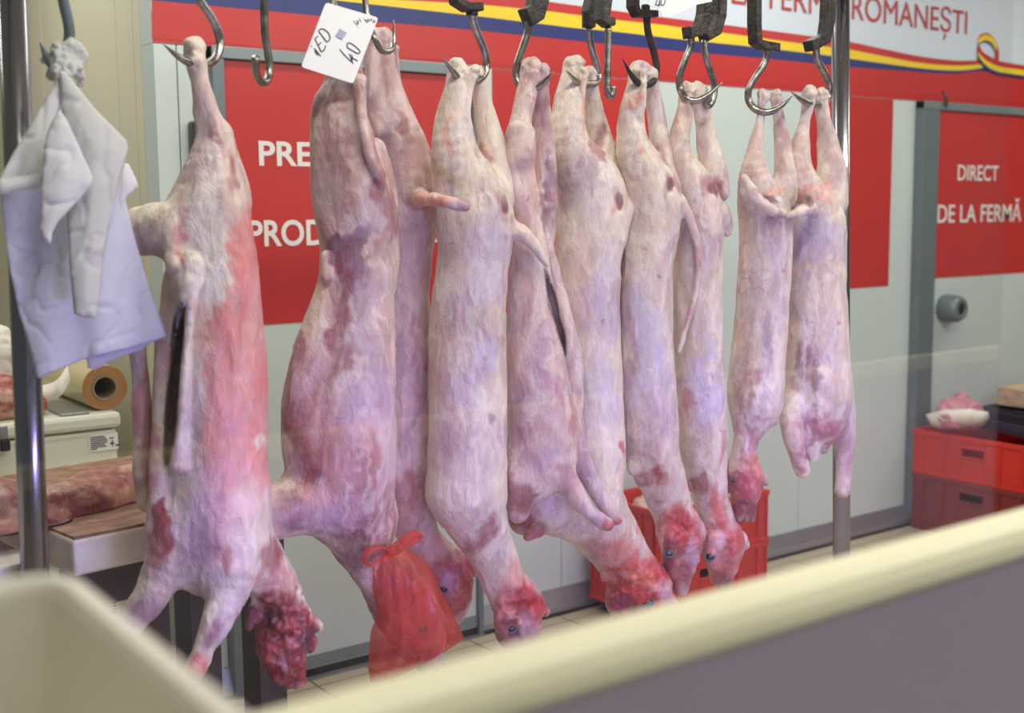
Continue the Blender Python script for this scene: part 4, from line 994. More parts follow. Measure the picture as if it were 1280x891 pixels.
for ri, r_ in enumerate(RR):
    a, b, c, dd = r_[0:2], r_[2:4], r_[4:6], r_[6]
    for k in range(nU):
        an = 2 * PI * k / nU
        t = 0.5 - 0.5 * math.cos(an)
        t = t
        P2 = (1 - t) ** 2 * a + 2 * t * (1 - t) * (2 * b - 0.5 * a - 0.5 * c) + t * t * c
        wr = 0.010 * math.sin(9 * t * PI + ri * 0.25) * math.sin(an) + 0.008 * math.sin(23 * t + ri * 0.5) * math.sin(an)
        dep = -math.copysign(abs(math.sin(an)) ** 0.8, math.sin(an)) * dd
        V.append(onY(P2[0], P2[1], YR + dep + wr))
nr = len(RR)
V = np.array(V); V += ((fbm(V * 45, 5, 2) - 0.5) * 0.006)[:, None] * np.array([0.7, -1, 0.2])
Fc = [(i * nU + k, i * nU + (k + 1) % nU, (i + 1) * nU + (k + 1) % nU, (i + 1) * nU + k) for i in range(nr - 1) for k in range(nU)]
MB().add(V, Fc).build('film', M['bag'], bag, smooth=True)
def strip(pts, w, name, m, parent, dy):
    MB().tube(spline([onY(p[0], p[1], YR + dy + (p[2] if len(p) > 2 else 0)) for p in pts], 6), w, 10, flat=(1.0, 0.35)).build(name, m, parent, smooth=True)
strip([(488, 688), (474, 684, -.01), (460, 690, -.02), (456, 700, -.02), (464, 706, -.02), (478, 698, -.01), (489, 690)], 0.008, 'handle_loop', M['bag'], bag, -0.09)
strip([(489, 688), (498, 678, -.01), (510, 670, -.02), (523, 666, -.01), (522, 672), (508, 680), (492, 690)], 0.009, 'handle_loop', M['bag'], bag, -0.09)
MB().tube([onY(482, 689, YR - .095), onY(489, 689, YR - .10), onY(496, 688, YR - .095)], [0.006, 0.013, 0.006], 10).build('knot', M['bag'], bag, smooth=True)

# ================================================================ CARDS
def card(pts, dy, label, th=0.0016):
    P = [onY(a, b, YR + dy) for a, b in pts]
    o = MB().prism([(p[0], p[2]) for p in P], YR + dy, YR + dy + th)
    return o
def rounded(c, r, n=5):
    out = []
    c = [np.array(p, float) for p in c]; m = len(c)
    for i in range(m):
        p, a, b = c[i], c[i - 1], c[(i + 1) % m]
        u = (a - p) / np.linalg.norm(a - p); v = (b - p) / np.linalg.norm(b - p)
        A, B = p + u * r, p + v * r
        for k in range(n + 1):
            t = k / n; out.append((1 - t) ** 2 * A + 2 * t * (1 - t) * p + t * t * B)
    return out
def strokes(lines, r, dy, m, parent, name='pen_stroke'):
    for ln in lines:
        P = spline(ln, 5) if len(ln) > 2 else [np.array(p, float) for p in ln]
        MB().tube([onY(p[0], p[1], YR + dy) for p in P], r, 6).build(name, M[m], parent)
DC = -0.075
ct = thing('price_card', 'white price card reading iED 40 in black marker, pierced by a hook tip', 'sign', tuple(onY(424, 20, YR + DC)), 'price cards on the rail')
card(rounded([(407.5, 3), (473, 22), (441.5, 104.5), (376.5, 83.5)], 4), DC, '').build('card', M['card'], ct)  # card face
def cs(pts): return [(375 + x / 8.095, y / 8.1) for x, y in pts]
dcs = DC - 0.0008
strokes([cs(l) for l in [
    [(147, 490), (175, 525), (210, 568)], [(150, 512), (180, 560)], [(108, 465), (122, 470)],
    [(152, 395), (182, 455), (215, 525)], [(152, 395), (166, 380), (182, 366)], [(182, 458), (200, 444), (214, 430)], [(215, 525), (242, 508), (262, 460)],
    [(190, 318), (228, 368), (272, 425)], [(188, 320), (205, 296), (240, 295), (285, 330), (304, 372), (298, 405), (272, 425)],
    [(402, 500), (455, 560), (517, 622)], [(517, 622), (530, 590), (522, 552)], [(500, 545), (522, 600), (537, 646)], [(512, 585), (545, 595), (584, 616)],
    [(478, 470), (480, 440), (512, 436), (560, 470), (603, 512), (604, 535), (578, 540), (530, 510), (492, 490), (478, 470)]]], 0.0009, dcs, 'ink', ct)
strokes([cs(l) for l in [
    [(542, 210), (560, 232), (580, 255)], [(580, 245), (592, 222), (578, 210), (582, 236), (598, 240)], [(598, 188), (610, 205), (616, 226)], [(592, 178), (594, 180)], [(588, 270), (590, 280)],
    [(648, 190), (665, 210), (682, 232)], [(682, 228), (694, 210), (678, 200), (668, 206)], [(694, 188), (702, 212), (720, 204), (714, 190)], [(722, 190), (728, 204)], [(752, 205), (738, 208), (744, 228), (762, 220), (756, 206)]]], 0.0005, dcs, 'ink', ct)
tp = [(425, 36), (434, 41), (428, 49), (420, 45)]
P = [onY(a, b, YR + DC - 0.002) for a, b in tp]
MB().prism([(p[0], p[2]) for p in P], YR + DC - 0.002, YR + DC).build('tape_patch', M['tape'], ct)
c2t = thing('price_card', 'white torn price card numbered 40 high beside the black hook', 'sign', tuple(onY(845, -10, YR - .03)), 'price cards on the rail')
card([(812, -48), (892, -42), (890, 2), (870, 6), (856, 13), (838, 21), (828, 20), (822, 10), (811, 6)], -0.03, '').build('card', M['card'], c2t)
def cs2(pts): return [(760 + x / 8.43, y / 8.43) for x, y in pts]
strokes([cs2(l) for l in [[(522, -20), (512, 20), (503, 48), (530, 50), (552, 42)], [(548, -10), (542, 30), (537, 74)], [(580, -25), (560, 10), (562, 45), (580, 55), (600, 25), (602, -10), (585, -25)]]], 0.0009, -0.0315, 'blue_ink', c2t)

# ================================================================ WHITE CLOTHS
cl = thing('cloth_bundle', 'bundle of white folded cloths knotted on the hook by the left post', 'cloth', tuple(onY(82, 70, YR - .06)))
def sheet(poly, base, th, seed, m, name, fold=0.02, step=3.5, bulge=0.03, k1=0.09, k2=0.02, slant=0.0):
    """hanging cloth: triangulated outline with vertical folds and a full belly"""
    pts = [np.array(p, float) for p in poly]; bd = []
    for i in range(len(pts)):
        a, b = pts[i], pts[(i + 1) % len(pts)]; n = max(1, int(np.linalg.norm(b - a) / step))
        for k in range(n): bd.append(a + (b - a) * k / n)
    bd = np.array(bd)
    mn, mx_ = bd.min(0), bd.max(0)
    gx, gy = np.meshgrid(np.arange(mn[0] + step / 2, mx_[0], step), np.arange(mn[1] + step / 2, mx_[1], step))
    G = np.stack([gx.ravel(), gy.ravel()], 1)
    # inside test and distance to the boundary
    ins = np.zeros(len(G), bool); j = len(bd) - 1
    for i in range(len(bd)):
        xi, yi = bd[i]; xj, yj = bd[j]
        c = ((yi > G[:, 1]) != (yj > G[:, 1])) & (G[:, 0] < (xj - xi) * (G[:, 1] - yi) / (yj - yi + 1e-9) + xi)
        ins ^= c; j = i
    dist = np.sqrt(((G[:, None] - bd[None]) ** 2).sum(2)).min(1)
    G = G[ins & (dist > step * 0.6)]
    allp = [Vector(p) for p in bd] + [Vector(p) for p in G]
    nb = len(bd)
    r = delaunay_2d_cdt(allp, [], [list(range(nb))], 1, 1e-4)
    vs, fs = r[0], r[2]
    A = np.array([v[:] for v in vs])
    dB = np.sqrt(((A[:, None] - bd[None]) ** 2).sum(2)).min(1)
    dmax = max(dB.max(), 1e-6)
    f = -bulge * (np.clip(dB / 5, 0, 1) * 0.12 + 0.5 * np.clip(dB / dmax, 0, 1))
    cr = np.abs(fbm(np.c_[A / 40, np.full(len(A), seed * 1.7)], seed + 50, 2) - 0.5)
    f = f + np.clip(0.04 - cr, 0, 1) * 0.10
    cr2 = np.abs(fbm(np.c_[(A[:, 0] + A[:, 1] * 0.4) / 22, A[:, 1] / 70, np.full(len(A), seed * 2.1)], seed + 70, 2) - 0.5)
    f = f - np.clip(0.03 - cr2, 0, 1) * 0.07
    ph = (A[:, 0] + slant * A[:, 1]) * k1
    f = f - fold * np.sin(ph + seed + 0.6 * np.sin(A[:, 1] * k2)) * np.clip((A[:, 1] - mn[1]) / 80, 0.15, 1)
    nz = fbm(np.c_[A / 26, np.full(len(A), seed * 3.3)], seed, 3) - 0.5
    f = f + nz * 0.003
    V = [onY(a[0], a[1], base + ff) for a, ff in zip(A, f)]
    me = mesh_from(name, V, [tuple(x) for x in fs], True)
    o = link(name, me, m, cl)
    s_ = o.modifiers.new('thick', 'SOLIDIFY'); s_.thickness = th; s_.offset = 0
    return o
CB = YR - 0.06
sheet([(70, 96), (84, 96), (120, 160), (150, 225), (166, 290), (190, 370), (209, 421), (160, 436), (108, 447), (47, 473), (36, 430), (25, 395), (12, 335), (2, 262), (0, 235), (30, 185), (58, 140)], CB + 0.0, 0.002, 2, M['cloth_blue'], 'back_sheet', 0.006, bulge=0.012)
sheet([(106, 430), (160, 425), (196, 420), (178, 436), (150, 446), (118, 462), (110, 460)], CB + 0.02, 0.003, 5, M['cloth_blue'], 'under_layer', 0.004, bulge=0.005)
sheet([(148, 205), (160, 205), (168, 222), (172, 233), (158, 246), (150, 262), (145, 240)], CB + 0.0, 0.004, 7, M['cloth'], 'frayed_corner', 0.006, bulge=0.01)
sheet([(74, 94), (79, 100), (74, 140), (60, 172), (54, 224), (20, 230), (0, 236), (-2, 226), (14, 196), (42, 150)], CB - 0.045, 0.002, 3, M['cloth'], 'left_fold', 0.003, bulge=0.012)
sheet([(0, 226), (54, 216), (55, 232), (0, 242), (-3, 234)], CB - 0.055, 0.005, 4, M['cloth'], 'folded_hem', 0.002, bulge=0.01)
sheet([(74, 88), (82, 90), (96, 108), (120, 138), (158, 176), (160, 186), (152, 216), (140, 262), (128, 325), (124, 372), (120, 397), (106, 397), (93, 392), (88, 340), (84, 270), (84, 210), (78, 150)], CB - 0.055, 0.002, 6, M['cloth_grey'], 'front_sheet', 0.005, bulge=0.018, k1=0.07)
sheet([(73, 138), (80, 146), (92, 172), (105, 200), (115, 222), (112, 232), (95, 252), (72, 276), (64, 290), (62, 305), (55, 298), (51, 285), (52, 240), (56, 185), (59, 168)], CB - 0.085, 0.006, 8, M['cloth'], 'narrow_fold', 0.002, bulge=0.012)
# knot: gathered ruffled ring round the hook
kp_ = []
kc = chain([(66, 72, 10, -.02), (78, 64, 12, -.03), (94, 60, 9, -.02)], 0.01, 1, -0.055) + chain([(70, 84, 9, -.03), (80, 90, 11, -.04), (92, 80, 11, -.03), (99, 70, 8, -.01)], 0.01, 1, -0.055) + chain([(76, 92, 7, -.02), (80, 110, 7, -.01)], 0.012, 1, -0.055) + chain([(96, 88, 6, 0), (100, 105, 5, .01)], 0.012, 1, -0.055) + chain([(62, 76, 7, -.01), (66, 95, 5, 0)], 0.01, 1, -0.055)
Vk, Qk = sdf_mesh(kc, 0.003)
Vk = Vk + vnormals(Vk, Qk) * ((fbm(Vk * 70, 4, 3) - 0.5) * 0.03)[:, None]
link('knot', fast_mesh('knot', Vk, Qk), M['cloth_grey'], cl)

# ================================================================ TABLE WITH CUTTING BLOCK
YT = 2.46
bz = 0.885
pf0 = onZ(91, 673, bz); pf1 = onZ(364, 618, bz)
ux = pf1 - pf0; Lx = float(np.linalg.norm(ux[:2])); ux = ux / Lx; uy = np.array((-ux[1], ux[0], 0))
tb = thing('cutting_table', 'steel legged table with a thick white cutting block behind the opened lamb', 'table', (float(pf0[0]), float(pf0[1]), 0))
def ob(mbx, lo, hi):
    x0, y0, z0 = lo; x1, y1, z1 = hi
    c = [(x, y, z) for z in (z0, z1) for x, y in ((x0, y0), (x1, y0), (x1, y1), (x0, y1))]
    V = [pf0 * np.array((1, 1, 0)) + ux * np.array((1, 1, 0)) * x + uy * y + np.array((0, 0, z)) for x, y, z in c]
    return mbx.add(V, [(0, 3, 2, 1), (4, 5, 6, 7), (0, 1, 5, 4), (1, 2, 6, 5), (2, 3, 7, 6), (3, 0, 4, 7)])
WT = 0.62
bt = float(pf0[2] - onY(91, 722, pf0[1])[2])
ob(MB(), (0, 0, bz - bt), (Lx, WT, bz - 0.004)).build('cutting_block', M['white_plastic'], tb, bevel=0.006)
ob(MB(), (0.004, 0.004, bz - 0.006), (Lx - 0.004, WT - 0.004, bz + 0.001)).build('block_surface', M['block_top'], tb)
ob(MB(), (0.0, 0.03, bz - bt - 0.075), (Lx, 0.07, bz - bt)).build('apron', M['dark_steel'], tb, bevel=0.003)
ob(MB(), (0.0, WT - 0.07, bz - bt - 0.075), (Lx, WT - 0.03, bz - bt)).build('apron', M['dark_steel'], tb, bevel=0.003)
for (lx, ly) in ((0.24, 0.03), (Lx - 0.07, 0.03), (0.24, WT - 0.10), (Lx - 0.07, WT - 0.10)):
    ob(MB(), (lx, ly, 0), (lx + 0.066, ly + 0.066, bz - bt)).build('leg', M['dark_steel'], tb, bevel=0.003)
# second table end at left under the meat
tb2 = thing('side_table', 'low cutting table end at the far left under the slab of meat', 'table', (float(pf0[0]) - 0.5, float(pf0[1]) + 0.1, 0))
ob(MB(), (-0.95, 0.02, bz - bt), (-0.05, WT, bz - 0.03)).build('table_top', M['white_plastic'], tb2, bevel=0.006)
for (lx, ly) in ((-0.9, 0.05), (-0.9, 0.5), (-0.14, 0.5)):
    ob(MB(), (lx, ly, 0), (lx + 0.066, ly + 0.066, bz - bt)).build('leg', M['dark_steel'], tb2, bevel=0.003)

# meat on it
def meat(name, label, chains, base, paint_noise, seed, ybase, h=0.005, lump=0.02, zmin=None):
    pr = []
    for c in chains: pr += chain(c[0], c[1], 1, 0.0, ybase)
    V, Q = sdf_mesh(pr, h); N = vnormals(V, Q)
    V = V + N * ((fbm(V * 24, seed, 4) - 0.5) * lump)[:, None]
    if zmin is not None: V[:, 2] = np.maximum(V[:, 2], zmin)
    C = np.tile(np.array(lin(base)), (len(V), 1))
    nz = fbm(V * np.array([20, 20, 34]), seed + 5, 4)
    for (t0, c) in paint_noise:
        w = np.clip((nz - t0) * 8, 0, 1)[:, None]; C = C * (1 - w) + np.array(lin(c)) * w
        nz = fbm(V * np.array([16, 26, 40]) + t0 * 10, seed + int(t0 * 100), 4)
    me = fast_mesh(name, V, Q)
    ca = me.color_attributes.new('Col', 'FLOAT_COLOR', 'POINT')
    ca.data.foreach_set('color', np.c_[np.clip(C, 0, 1), np.ones(len(C))].astype(np.float32).ravel())
    o = link(name, me, M['flesh'])
    return tag(o, label, 'meat')
meat('meat_slab', 'long slab of red meat lying on the cutting block', [
    ([(-30, 640, 44, .03), (30, 640, 40), (70, 640, 36, -.02), (110, 625, 30, -.02), (150, 616, 24, 0), (190, 606, 22, .02)], 0.03),
    ([(0, 690, 40, -.08), (40, 690, 36, -.08), (60, 668, 30, -.07)], 0.03),
    ([(80, 612, 14, .06), (130, 600, 16, .08), (190, 592, 16, .1)], 0.02)], (176, 104, 92), [(0.5, (220, 176, 150)), (0.56, (140, 60, 56))], 7, float(pf0[1]) + 0.22, 0.006, 0.025, zmin=bz + 0.002)

# vented unit under the table
vu = thing('vented_unit', 'white vented appliance under the cutting table', 'appliance', (float(pf0[0]) + 0.1, float(pf0[1]) + 0.3, 0))
va = onY(118, 735, 2.98); vb = onY(192, 730, 2.98)
MB().box((va[0] - 0.06, 2.98, 0.02), (vb[0] + 0.03, 3.28, float(va[2]) + 0.10)).build('housing', M['appliance'], vu, bevel=0.006)
for i in range(7):
    z = float(onY(136, 741 + i * 4.2, 2.98)[2])
    MB().box((float(onY(128, 740, 2.98)[0]), 2.976, z - 0.003), (float(onY(144, 740, 2.98)[0]), 2.981, z + 0.002)).build('vent_slot', M['black'], vu)

# ================================================================ FREEZER AND WHAT LIES ON IT
YF = DW + 0.02
pc = onY(150, 515, YF)                                  # front right upper corner of the lid
fz = float(pc[2])
fr = thing('chest_freezer', 'cream chest freezer against the cold room side', 'freezer', (float(pc[0]) - 0.5, YF + 0.35, 0))
fx0, fx1 = float(pc[0]) - 1.25, float(pc[0])
lidh = fz - float(onY(150, 534, YF)[2])
MB().box((fx0, YF + 0.012, 0.05), (fx1 - 0.006, YF + 0.66, fz - lidh - 0.004)).build('cabinet', M['appliance'], fr, bevel=0.012)
MB().box((fx0 - 0.004, YF, fz - lidh), (fx1 + 0.004, YF + 0.67, fz)).build('lid', M['appliance'], fr, bevel=0.012)
MB().box((fx0 + 0.03, YF + 0.04, 0.0), (fx1 - 0.03, YF + 0.62, 0.05)).build('plinth', M['black'], fr)
la, lb = onY(112, 545, YF), onY(152, 561, YF)
st = MB().box((float(la[0]), YF + 0.0095, float(lb[2])), (float(lb[0]) - 0.006, YF + 0.012, float(la[2]))).build('rating_label', M['card'], fr)
tl_ = MB()
for i in range(7):
    z = float(la[2]) - 0.006 - i * (float(la[2]) - float(lb[2]) - 0.008) / 7
    w = (0.5, 0.55, 0.6, 0.58, 0.5, 0.55, 0.25)[i] * (float(lb[0]) - float(la[0]))
    tl_.box((float(la[0]) + 0.004, YF + 0.0085, z - 0.0018), (float(la[0]) + w, YF + 0.0098, z + 0.0008))
x_ = float(la[0]) + 0.66 * (float(lb[0]) - float(la[0]))
for dx, dz, w, hh in ((0.0, 0.012, 0.012, 0.003), (0.006, 0.02, 0.003, 0.018), (0.0, 0.028, 0.014, 0.003), (0.016, 0.034, 0.012, 0.004)):
    tl_.box((x_ + dx, YF + 0.0085, float(la[2]) - dz - hh), (x_ + dx + w, YF + 0.0098, float(la[2]) - dz))
tl_.build('small_print', M['dark_tray'], st)
lk = onY(7, 556, YF - 0.012)
MB().box((lk[0] - 0.013, YF - 0.012, lk[2] - 0.018), (lk[0] + 0.013, YF, lk[2] + 0.014)).build('padlock', M['black'], fr, bevel=0.004)
MB().box((lk[0] - 0.010, YF - 0.006, lk[2] + 0.014), (lk[0] + 0.010, YF + 0.002, lk[2] + 0.05)).build('hasp', M['alu'], fr, bevel=0.002)
# film roll pointing back
rc = onY(131, 486, YF + 0.06); rr_ = 0.5 * 56 * mpx(rc)
rc[2] = fz + rr_ + 0.001
rl = thing('film_roll', 'large roll of clear film lying on the freezer lid', 'roll', tuple(rc))
MB().lathe([(rr_ * 0.56, 0.0), (rr_, 0.0), (rr_, 0.55), (rr_ * 0.56, 0.55), (rr_ * 0.56, 0.0)], rc, 'y', 40).build('film', M['film'], rl, smooth=False)
MB().lathe([(rr_ * 0.58, -0.002), (rr_ * 0.995, -0.002), (rr_ * 0.995, 0.001), (rr_ * 0.58, 0.001), (rr_ * 0.58, -0.002)], rc, 'y', 40).build('film_end', M['film_end'], rl)
MB().lathe([(rr_ * 0.48, -0.004), (rr_ * 0.57, -0.004), (rr_ * 0.57, 0.55), (rr_ * 0.48, 0.55), (rr_ * 0.48, -0.004)], rc, 'y', 32).build('core', M['core'], rl)
# paper and tray by the roll
pp = [onZ(a, b, fz + 0.03) for a, b in ((54, 480), (89, 478), (78, 500), (54, 500))]
P_ = spline([onY(40, 505, YF + 0.1), onY(66, 500, YF + 0.08), onY(78, 492, YF + 0.07), onY(88, 476, YF + 0.09)], 5)
b_ = MB(); V = [p for p in P_] + [p + np.array((0.0, 0.02, 0.045)) for p in P_] ; n_ = len(P_)
b_.add(V, [(i, i + 1, n_ + i + 1, n_ + i) for i in range(n_ - 1)])
po = b_.build('paper_sheet', M['paper'], smooth=True); po.modifiers.new('t', 'SOLIDIFY').thickness = 0.001
for v in po.data.vertices: v.co.z = max(v.co.z, fz + 0.002)
tag(po, 'curled strip of white paper before the film roll', 'paper')
ta, tbq = onZ(50, 505, fz + 0.01), onZ(100, 508, fz + 0.01)
o = MB().box((float(ta[0]), YF + 0.02, fz + 0.001), (float(tbq[0]), YF + 0.30, fz + 0.008)).build('steel_sheet', M['alu'], bevel=0.002)
tag(o, 'flat grey metal sheet lying on the freezer lid', 'tray')
meat('meat_piece', 'red piece of meat on the freezer at the far left edge', [([(-60, 502, 26), (-10, 500, 27), (22, 503, 24), (40, 506, 18)], 0.02), ([(-30, 484, 18, .03), (20, 486, 16, .03)], 0.02)], (168, 84, 80), [(0.5, (214, 166, 146)), (0.6, (130, 50, 50))], 15, YF + 0.10, 0.006, 0.02, zmin=fz + 0.002)
# white bag behind
wb = chain([(-30, 440, 34, .25), (-5, 440, 34, .25), (-8, 470, 40, .25)], 0.03, 1, 0, YF)
Vb, Qb = sdf_mesh(wb, 0.008); Vb = Vb + vnormals(Vb, Qb) * ((fbm(Vb * 30, 14, 3) - 0.5) * 0.04)[:, None]
Vb[:, 2] = np.maximum(Vb[:, 2], fz + 0.001)
tag(link('white_bag', fast_mesh('white_bag', Vb, Qb), M['paper']), 'crumpled white bag at the back of the freezer', 'bag')

# ================================================================ CRATES
def crate(name, label, cx, cy, z0, rot, L=0.6, Wd=0.4, Hh=0.2, group=None, cm='crate_red'):
    t = thing(name, label, 'crate', (cx, cy, z0), group)
    R = Matrix.Rotation(rot, 3, 'Z')
    def T(v): w = R @ Vector(v); return (w.x + cx, w.y + cy, w.z + z0)
    def put(b, nm, parent=t, bev=0.003, m=cm):
        b.V = [T(v) for v in b.V]
        return b.build(nm, M[m], parent, bevel=bev)
    a, c, th = L / 2, Wd / 2, 0.012
    put(MB().box((-a + 0.012, -c + 0.012, 0), (a - 0.012, c - 0.012, 0.010)), 'base')
    def wall_(axis, sgn):
        b = MB(); half = a if axis == 'x' else c; off = (c if axis == 'x' else a) * sgn
        hw = 0.055 if axis == 'x' else 0.055
        z_h0, z_h1 = Hh * 0.56, Hh * 0.74
        def bx(u0, u1, w0, w1, p0=0.0, p1=th):
            lo, hi = sorted((off - sgn * p0, off - sgn * p1))
            if axis == 'x': b.box((u0, lo, w0), (u1, hi, w1))
            else: b.box((lo, u0, w0), (hi, u1, w1))
        bx(-half, -hw, 0.0, Hh, 0.008, 0.014); bx(hw, half, 0.0, Hh, 0.008, 0.014)
        bx(-hw, hw, 0.0, z_h0, 0.008, 0.014); bx(-hw, hw, z_h1, Hh, 0.008, 0.014)
        bx(-hw - 0.012, hw + 0.012, z_h1, z_h1 + 0.008, 0.0, 0.012); bx(-hw - 0.012, hw + 0.012, z_h0 - 0.008, z_h0, 0.0, 0.012)
        w = put(b, 'side_wall')
        for q in (-0.8, -0.45, 0.45, 0.8):
            b = MB(); bx(q * half - 0.004, q * half + 0.004, 0.02, Hh - 0.02, 0.0, 0.010)
            put(b, 'rib', w, 0.0)
    for ax in ('x', 'y'):
        for sg in (-1, 1): wall_(ax, sg)
    r = MB()
    for (zz0, zz1, nm) in ((Hh - 0.022, Hh, 'top_rim'), (0.0, 0.014, 'bottom_rim')):
        r = MB(); r.box((-a, -c, zz0), (a, -c + 0.016, zz1)); r.box((-a, c - 0.016, zz0), (a, c, zz1)); r.box((-a, -c + 0.016, zz0), (-a + 0.016, c - 0.016, zz1)); r.box((a - 0.016, -c + 0.016, zz0), (a, c - 0.016, zz1))
        put(r, nm)
    return t
CH = 0.2
# middle stack: lower crate further left, upper one on it
q0 = onZ(730, 742, 0.05)
mx0 = float(q0[0]); my1 = min(float(q0[1]), DW - 0.045)
MW = 0.34; ML = float(onY(961.5, 690, my1 - MW)[0]) - mx0
MIDX, MIDY = mx0 + ML / 2, my1 - MW / 2
MH = 0.19
bd = MB().box((mx0 + 0.03, my1 - MW + 0.03, 0.0), (mx0 + ML - 0.03, my1 - 0.03, 0.044)).build('crate_skid', M['dark_tray'], bevel=0.004)
tag(bd, 'low dark skid under the middle red crates', 'skid')
crate('meat_crate', 'lower red crate of the middle stack on the floor', MIDX, MIDY, 0.045, 0.0, group='red meat crates', L=ML, Wd=MW, Hh=MH)
crate('meat_crate', 'upper red crate of the middle stack holding pale bags', MIDX + 0.015, MIDY, 0.045 + MH + 0.001, 0.0, group='red meat crates', L=ML - 0.03, Wd=MW, Hh=MH)
def lumps(name, label, items, cat, m, seed, h=0.006, lump=0.02):
    pr = []
    for (p, r) in items: pr.append(([(np.array(p, float), np.array(p, float) + np.array((0.02, 0, 0.0)), r, r * 0.9)], 0.02, 1))
    V, Q = sdf_mesh(pr, h); V = V + vnormals(V, Q) * ((fbm(V * 40, seed, 3) - 0.5) * lump)[:, None]
    return tag(link(name, fast_mesh(name, V, Q), M[m]), label, cat)
M['pale_bag'] = mat('pale_pink_bag', (226, 200, 190), 0.4, rgb2=(196, 150, 140), vscale=24, bump=0.5, bscale=40)
M['pink_meat'] = mat('pink_meat', (214, 150, 160), 0.4, rgb2=(186, 110, 126), vscale=40, bump=0.5, bscale=70)
zq = MH + 0.10
lumps('bag_of_trimmings', 'pale bag of trimmings at the left in the upper middle crate', [((MIDX - 0.10, MIDY - 0.05, zq + 0.04), 0.075), ((MIDX - 0.08, MIDY + 0.07, zq + 0.05), 0.08), ((MIDX - 0.02, MIDY - 0.08, zq + 0.05), 0.07)], 'bag', 'pale_bag', 3)
lumps('bag_of_trimmings', 'pale bag of trimmings at the right in the upper middle crate', [((MIDX + 0.13, MIDY - 0.05, zq + 0.045), 0.075), ((MIDX + 0.17, MIDY + 0.05, zq + 0.04), 0.08), ((MIDX + 0.16, MIDY - 0.06, zq + 0.035), 0.07)], 'bag', 'pale_bag', 5)

# right stack: three crates on a low dolly, far left corner seen at (1141, 536)
qr = onY(1141, 536, DW - 0.06)
tz = float(qr[2]); rx, ry = float(qr[0]), float(qr[1])
RCX, RCY = rx + 0.2, ry - 0.3
zb_ = tz - 3 * CH
labs = ['bottom dark red crate of the right stack', 'middle dark red crate of the right stack', 'top red crate of the right stack with trays in it']
for i in range(3):
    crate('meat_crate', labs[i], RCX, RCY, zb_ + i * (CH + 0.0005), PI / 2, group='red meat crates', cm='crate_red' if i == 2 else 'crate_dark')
RC2X = RCX + 0.42
labs = ['bottom red crate of the rear right stack', 'middle red crate of the rear right stack', 'top red crate of the rear right stack under the pale box']
for i in range(3):
    crate('meat_crate', labs[i], RC2X, RCY + 0.02, zb_ + i * (CH + 0.0005), PI / 2, group='red meat crates')
dl = thing('crate_dolly', 'dark low dolly under the right crate stacks', 'dolly', (RCX + 0.2, RCY, 0))
MB().box((RCX - 0.19, RCY - 0.29, zb_ - 0.03), (RC2X + 0.19, RCY + 0.30, zb_ - 0.001)).build('deck', M['dark_tray'], dl, bevel=0.004)
for dx in (-0.15, 0.57):
    for dy_ in (-0.24, 0.24):
        r_ = max(0.015, (zb_ - 0.03) / 2)
        MB().lathe([(0.001, -0.012), (r_, -0.012), (r_, 0.012), (0.001, 0.012)], (RCX + dx, RCY + dy_, r_), 'y', 16).build('wheel', M['black'], dl)
# scalloped white tray with pink meat on the rim
tt = tz
tc_ = onX(1197, 526, rx + 0.045)
tr = thing('foam_tray', 'pale scalloped tray tipped on the rim of the top right crate', 'tray', (float(tc_[0]), float(tc_[1]), tt))
Vt = []; nk = 32
prof = [(0.004, 0.004), (0.06, 0.004), (0.085, 0.016), (0.108, 0.052), (0.113, 0.053), (0.090, 0.012), (0.06, 0.0), (0.004, 0.0)]
Rt = Matrix.Rotation(0.32, 3, 'Y') @ Matrix.Rotation(-0.25, 3, 'X')
for r_, h_ in prof:
    for k in range(nk):
        a = 2 * PI * k / nk; rr2 = r_ * (1 + 0.05 * math.cos(8 * a) * (r_ > 0.06))
        w = Rt @ Vector((rr2 * math.cos(a), 1.25 * rr2 * math.sin(a), h_))
        Vt.append((tc_[0] + w.x, tc_[1] + w.y, tt + 0.03 + w.z))
MB().add(Vt, [(i * nk + k, i * nk + (k + 1) % nk, (i + 1) * nk + (k + 1) % nk, (i + 1) * nk + k) for i in range(len(prof) - 1) for k in range(nk)]).build('tray_shell', M['tub'], tr, smooth=True)
lumps('ground_meat', 'pink pile of minced meat in the tipped pale tray', [((tc_[0] - 0.02, tc_[1] + 0.02, tt + 0.09), 0.07), ((tc_[0] + 0.05, tc_[1] - 0.02, tt + 0.10), 0.055), ((tc_[0] + 0.08, tc_[1] - 0.03, tt + 0.055), 0.04), ((tc_[0] + 0.06, tc_[1] + 0.03, tt + 0.15), 0.03)], 'meat', 'pink_meat', 9, 0.004, 0.03)
# dark trays behind, pale box
def tray(cx, cy, z, sx, sy, hh, lab, tilt=0.0):
    o = MB(); th = 0.006
    o.box((-sx, -sy, 0), (sx, sy, th)); o.box((-sx, -sy, th), (sx, -sy + th, hh)); o.box((-sx, sy - th, th), (sx, sy, hh)); o.box((-sx, -sy + th, th), (-sx + th, sy - th, hh)); o.box((sx - th, -sy + th, th), (sx, sy - th, hh))
    R = Matrix.Rotation(tilt, 3, 'X'); o.V = [tuple(R @ Vector(v) + Vector((cx, cy, z))) for v in o.V]
    return tag(o.build('dark_tray', M['dark_tray'], bevel=0.003), lab, 'tray')
tray(RCX + 0.06, RCY + 0.0, tt + 0.012, 0.10, 0.24, 0.05, 'dark plastic tray lying across the top right crate', 0.05)
tray(RC2X, RCY + 0.06, tt + 0.004, 0.16, 0.2, 0.06, 'dark plastic tray below the pale box')
pb = onY(1246, 488, RCY + 0.22)
o = MB().box((float(pb[0]), RCY - 0.12, tt + 0.068), (float(pb[0]) + 0.34, RCY + 0.22, tt + 0.068 + 0.085)).build('pale_box', M['wood'], bevel=0.004)
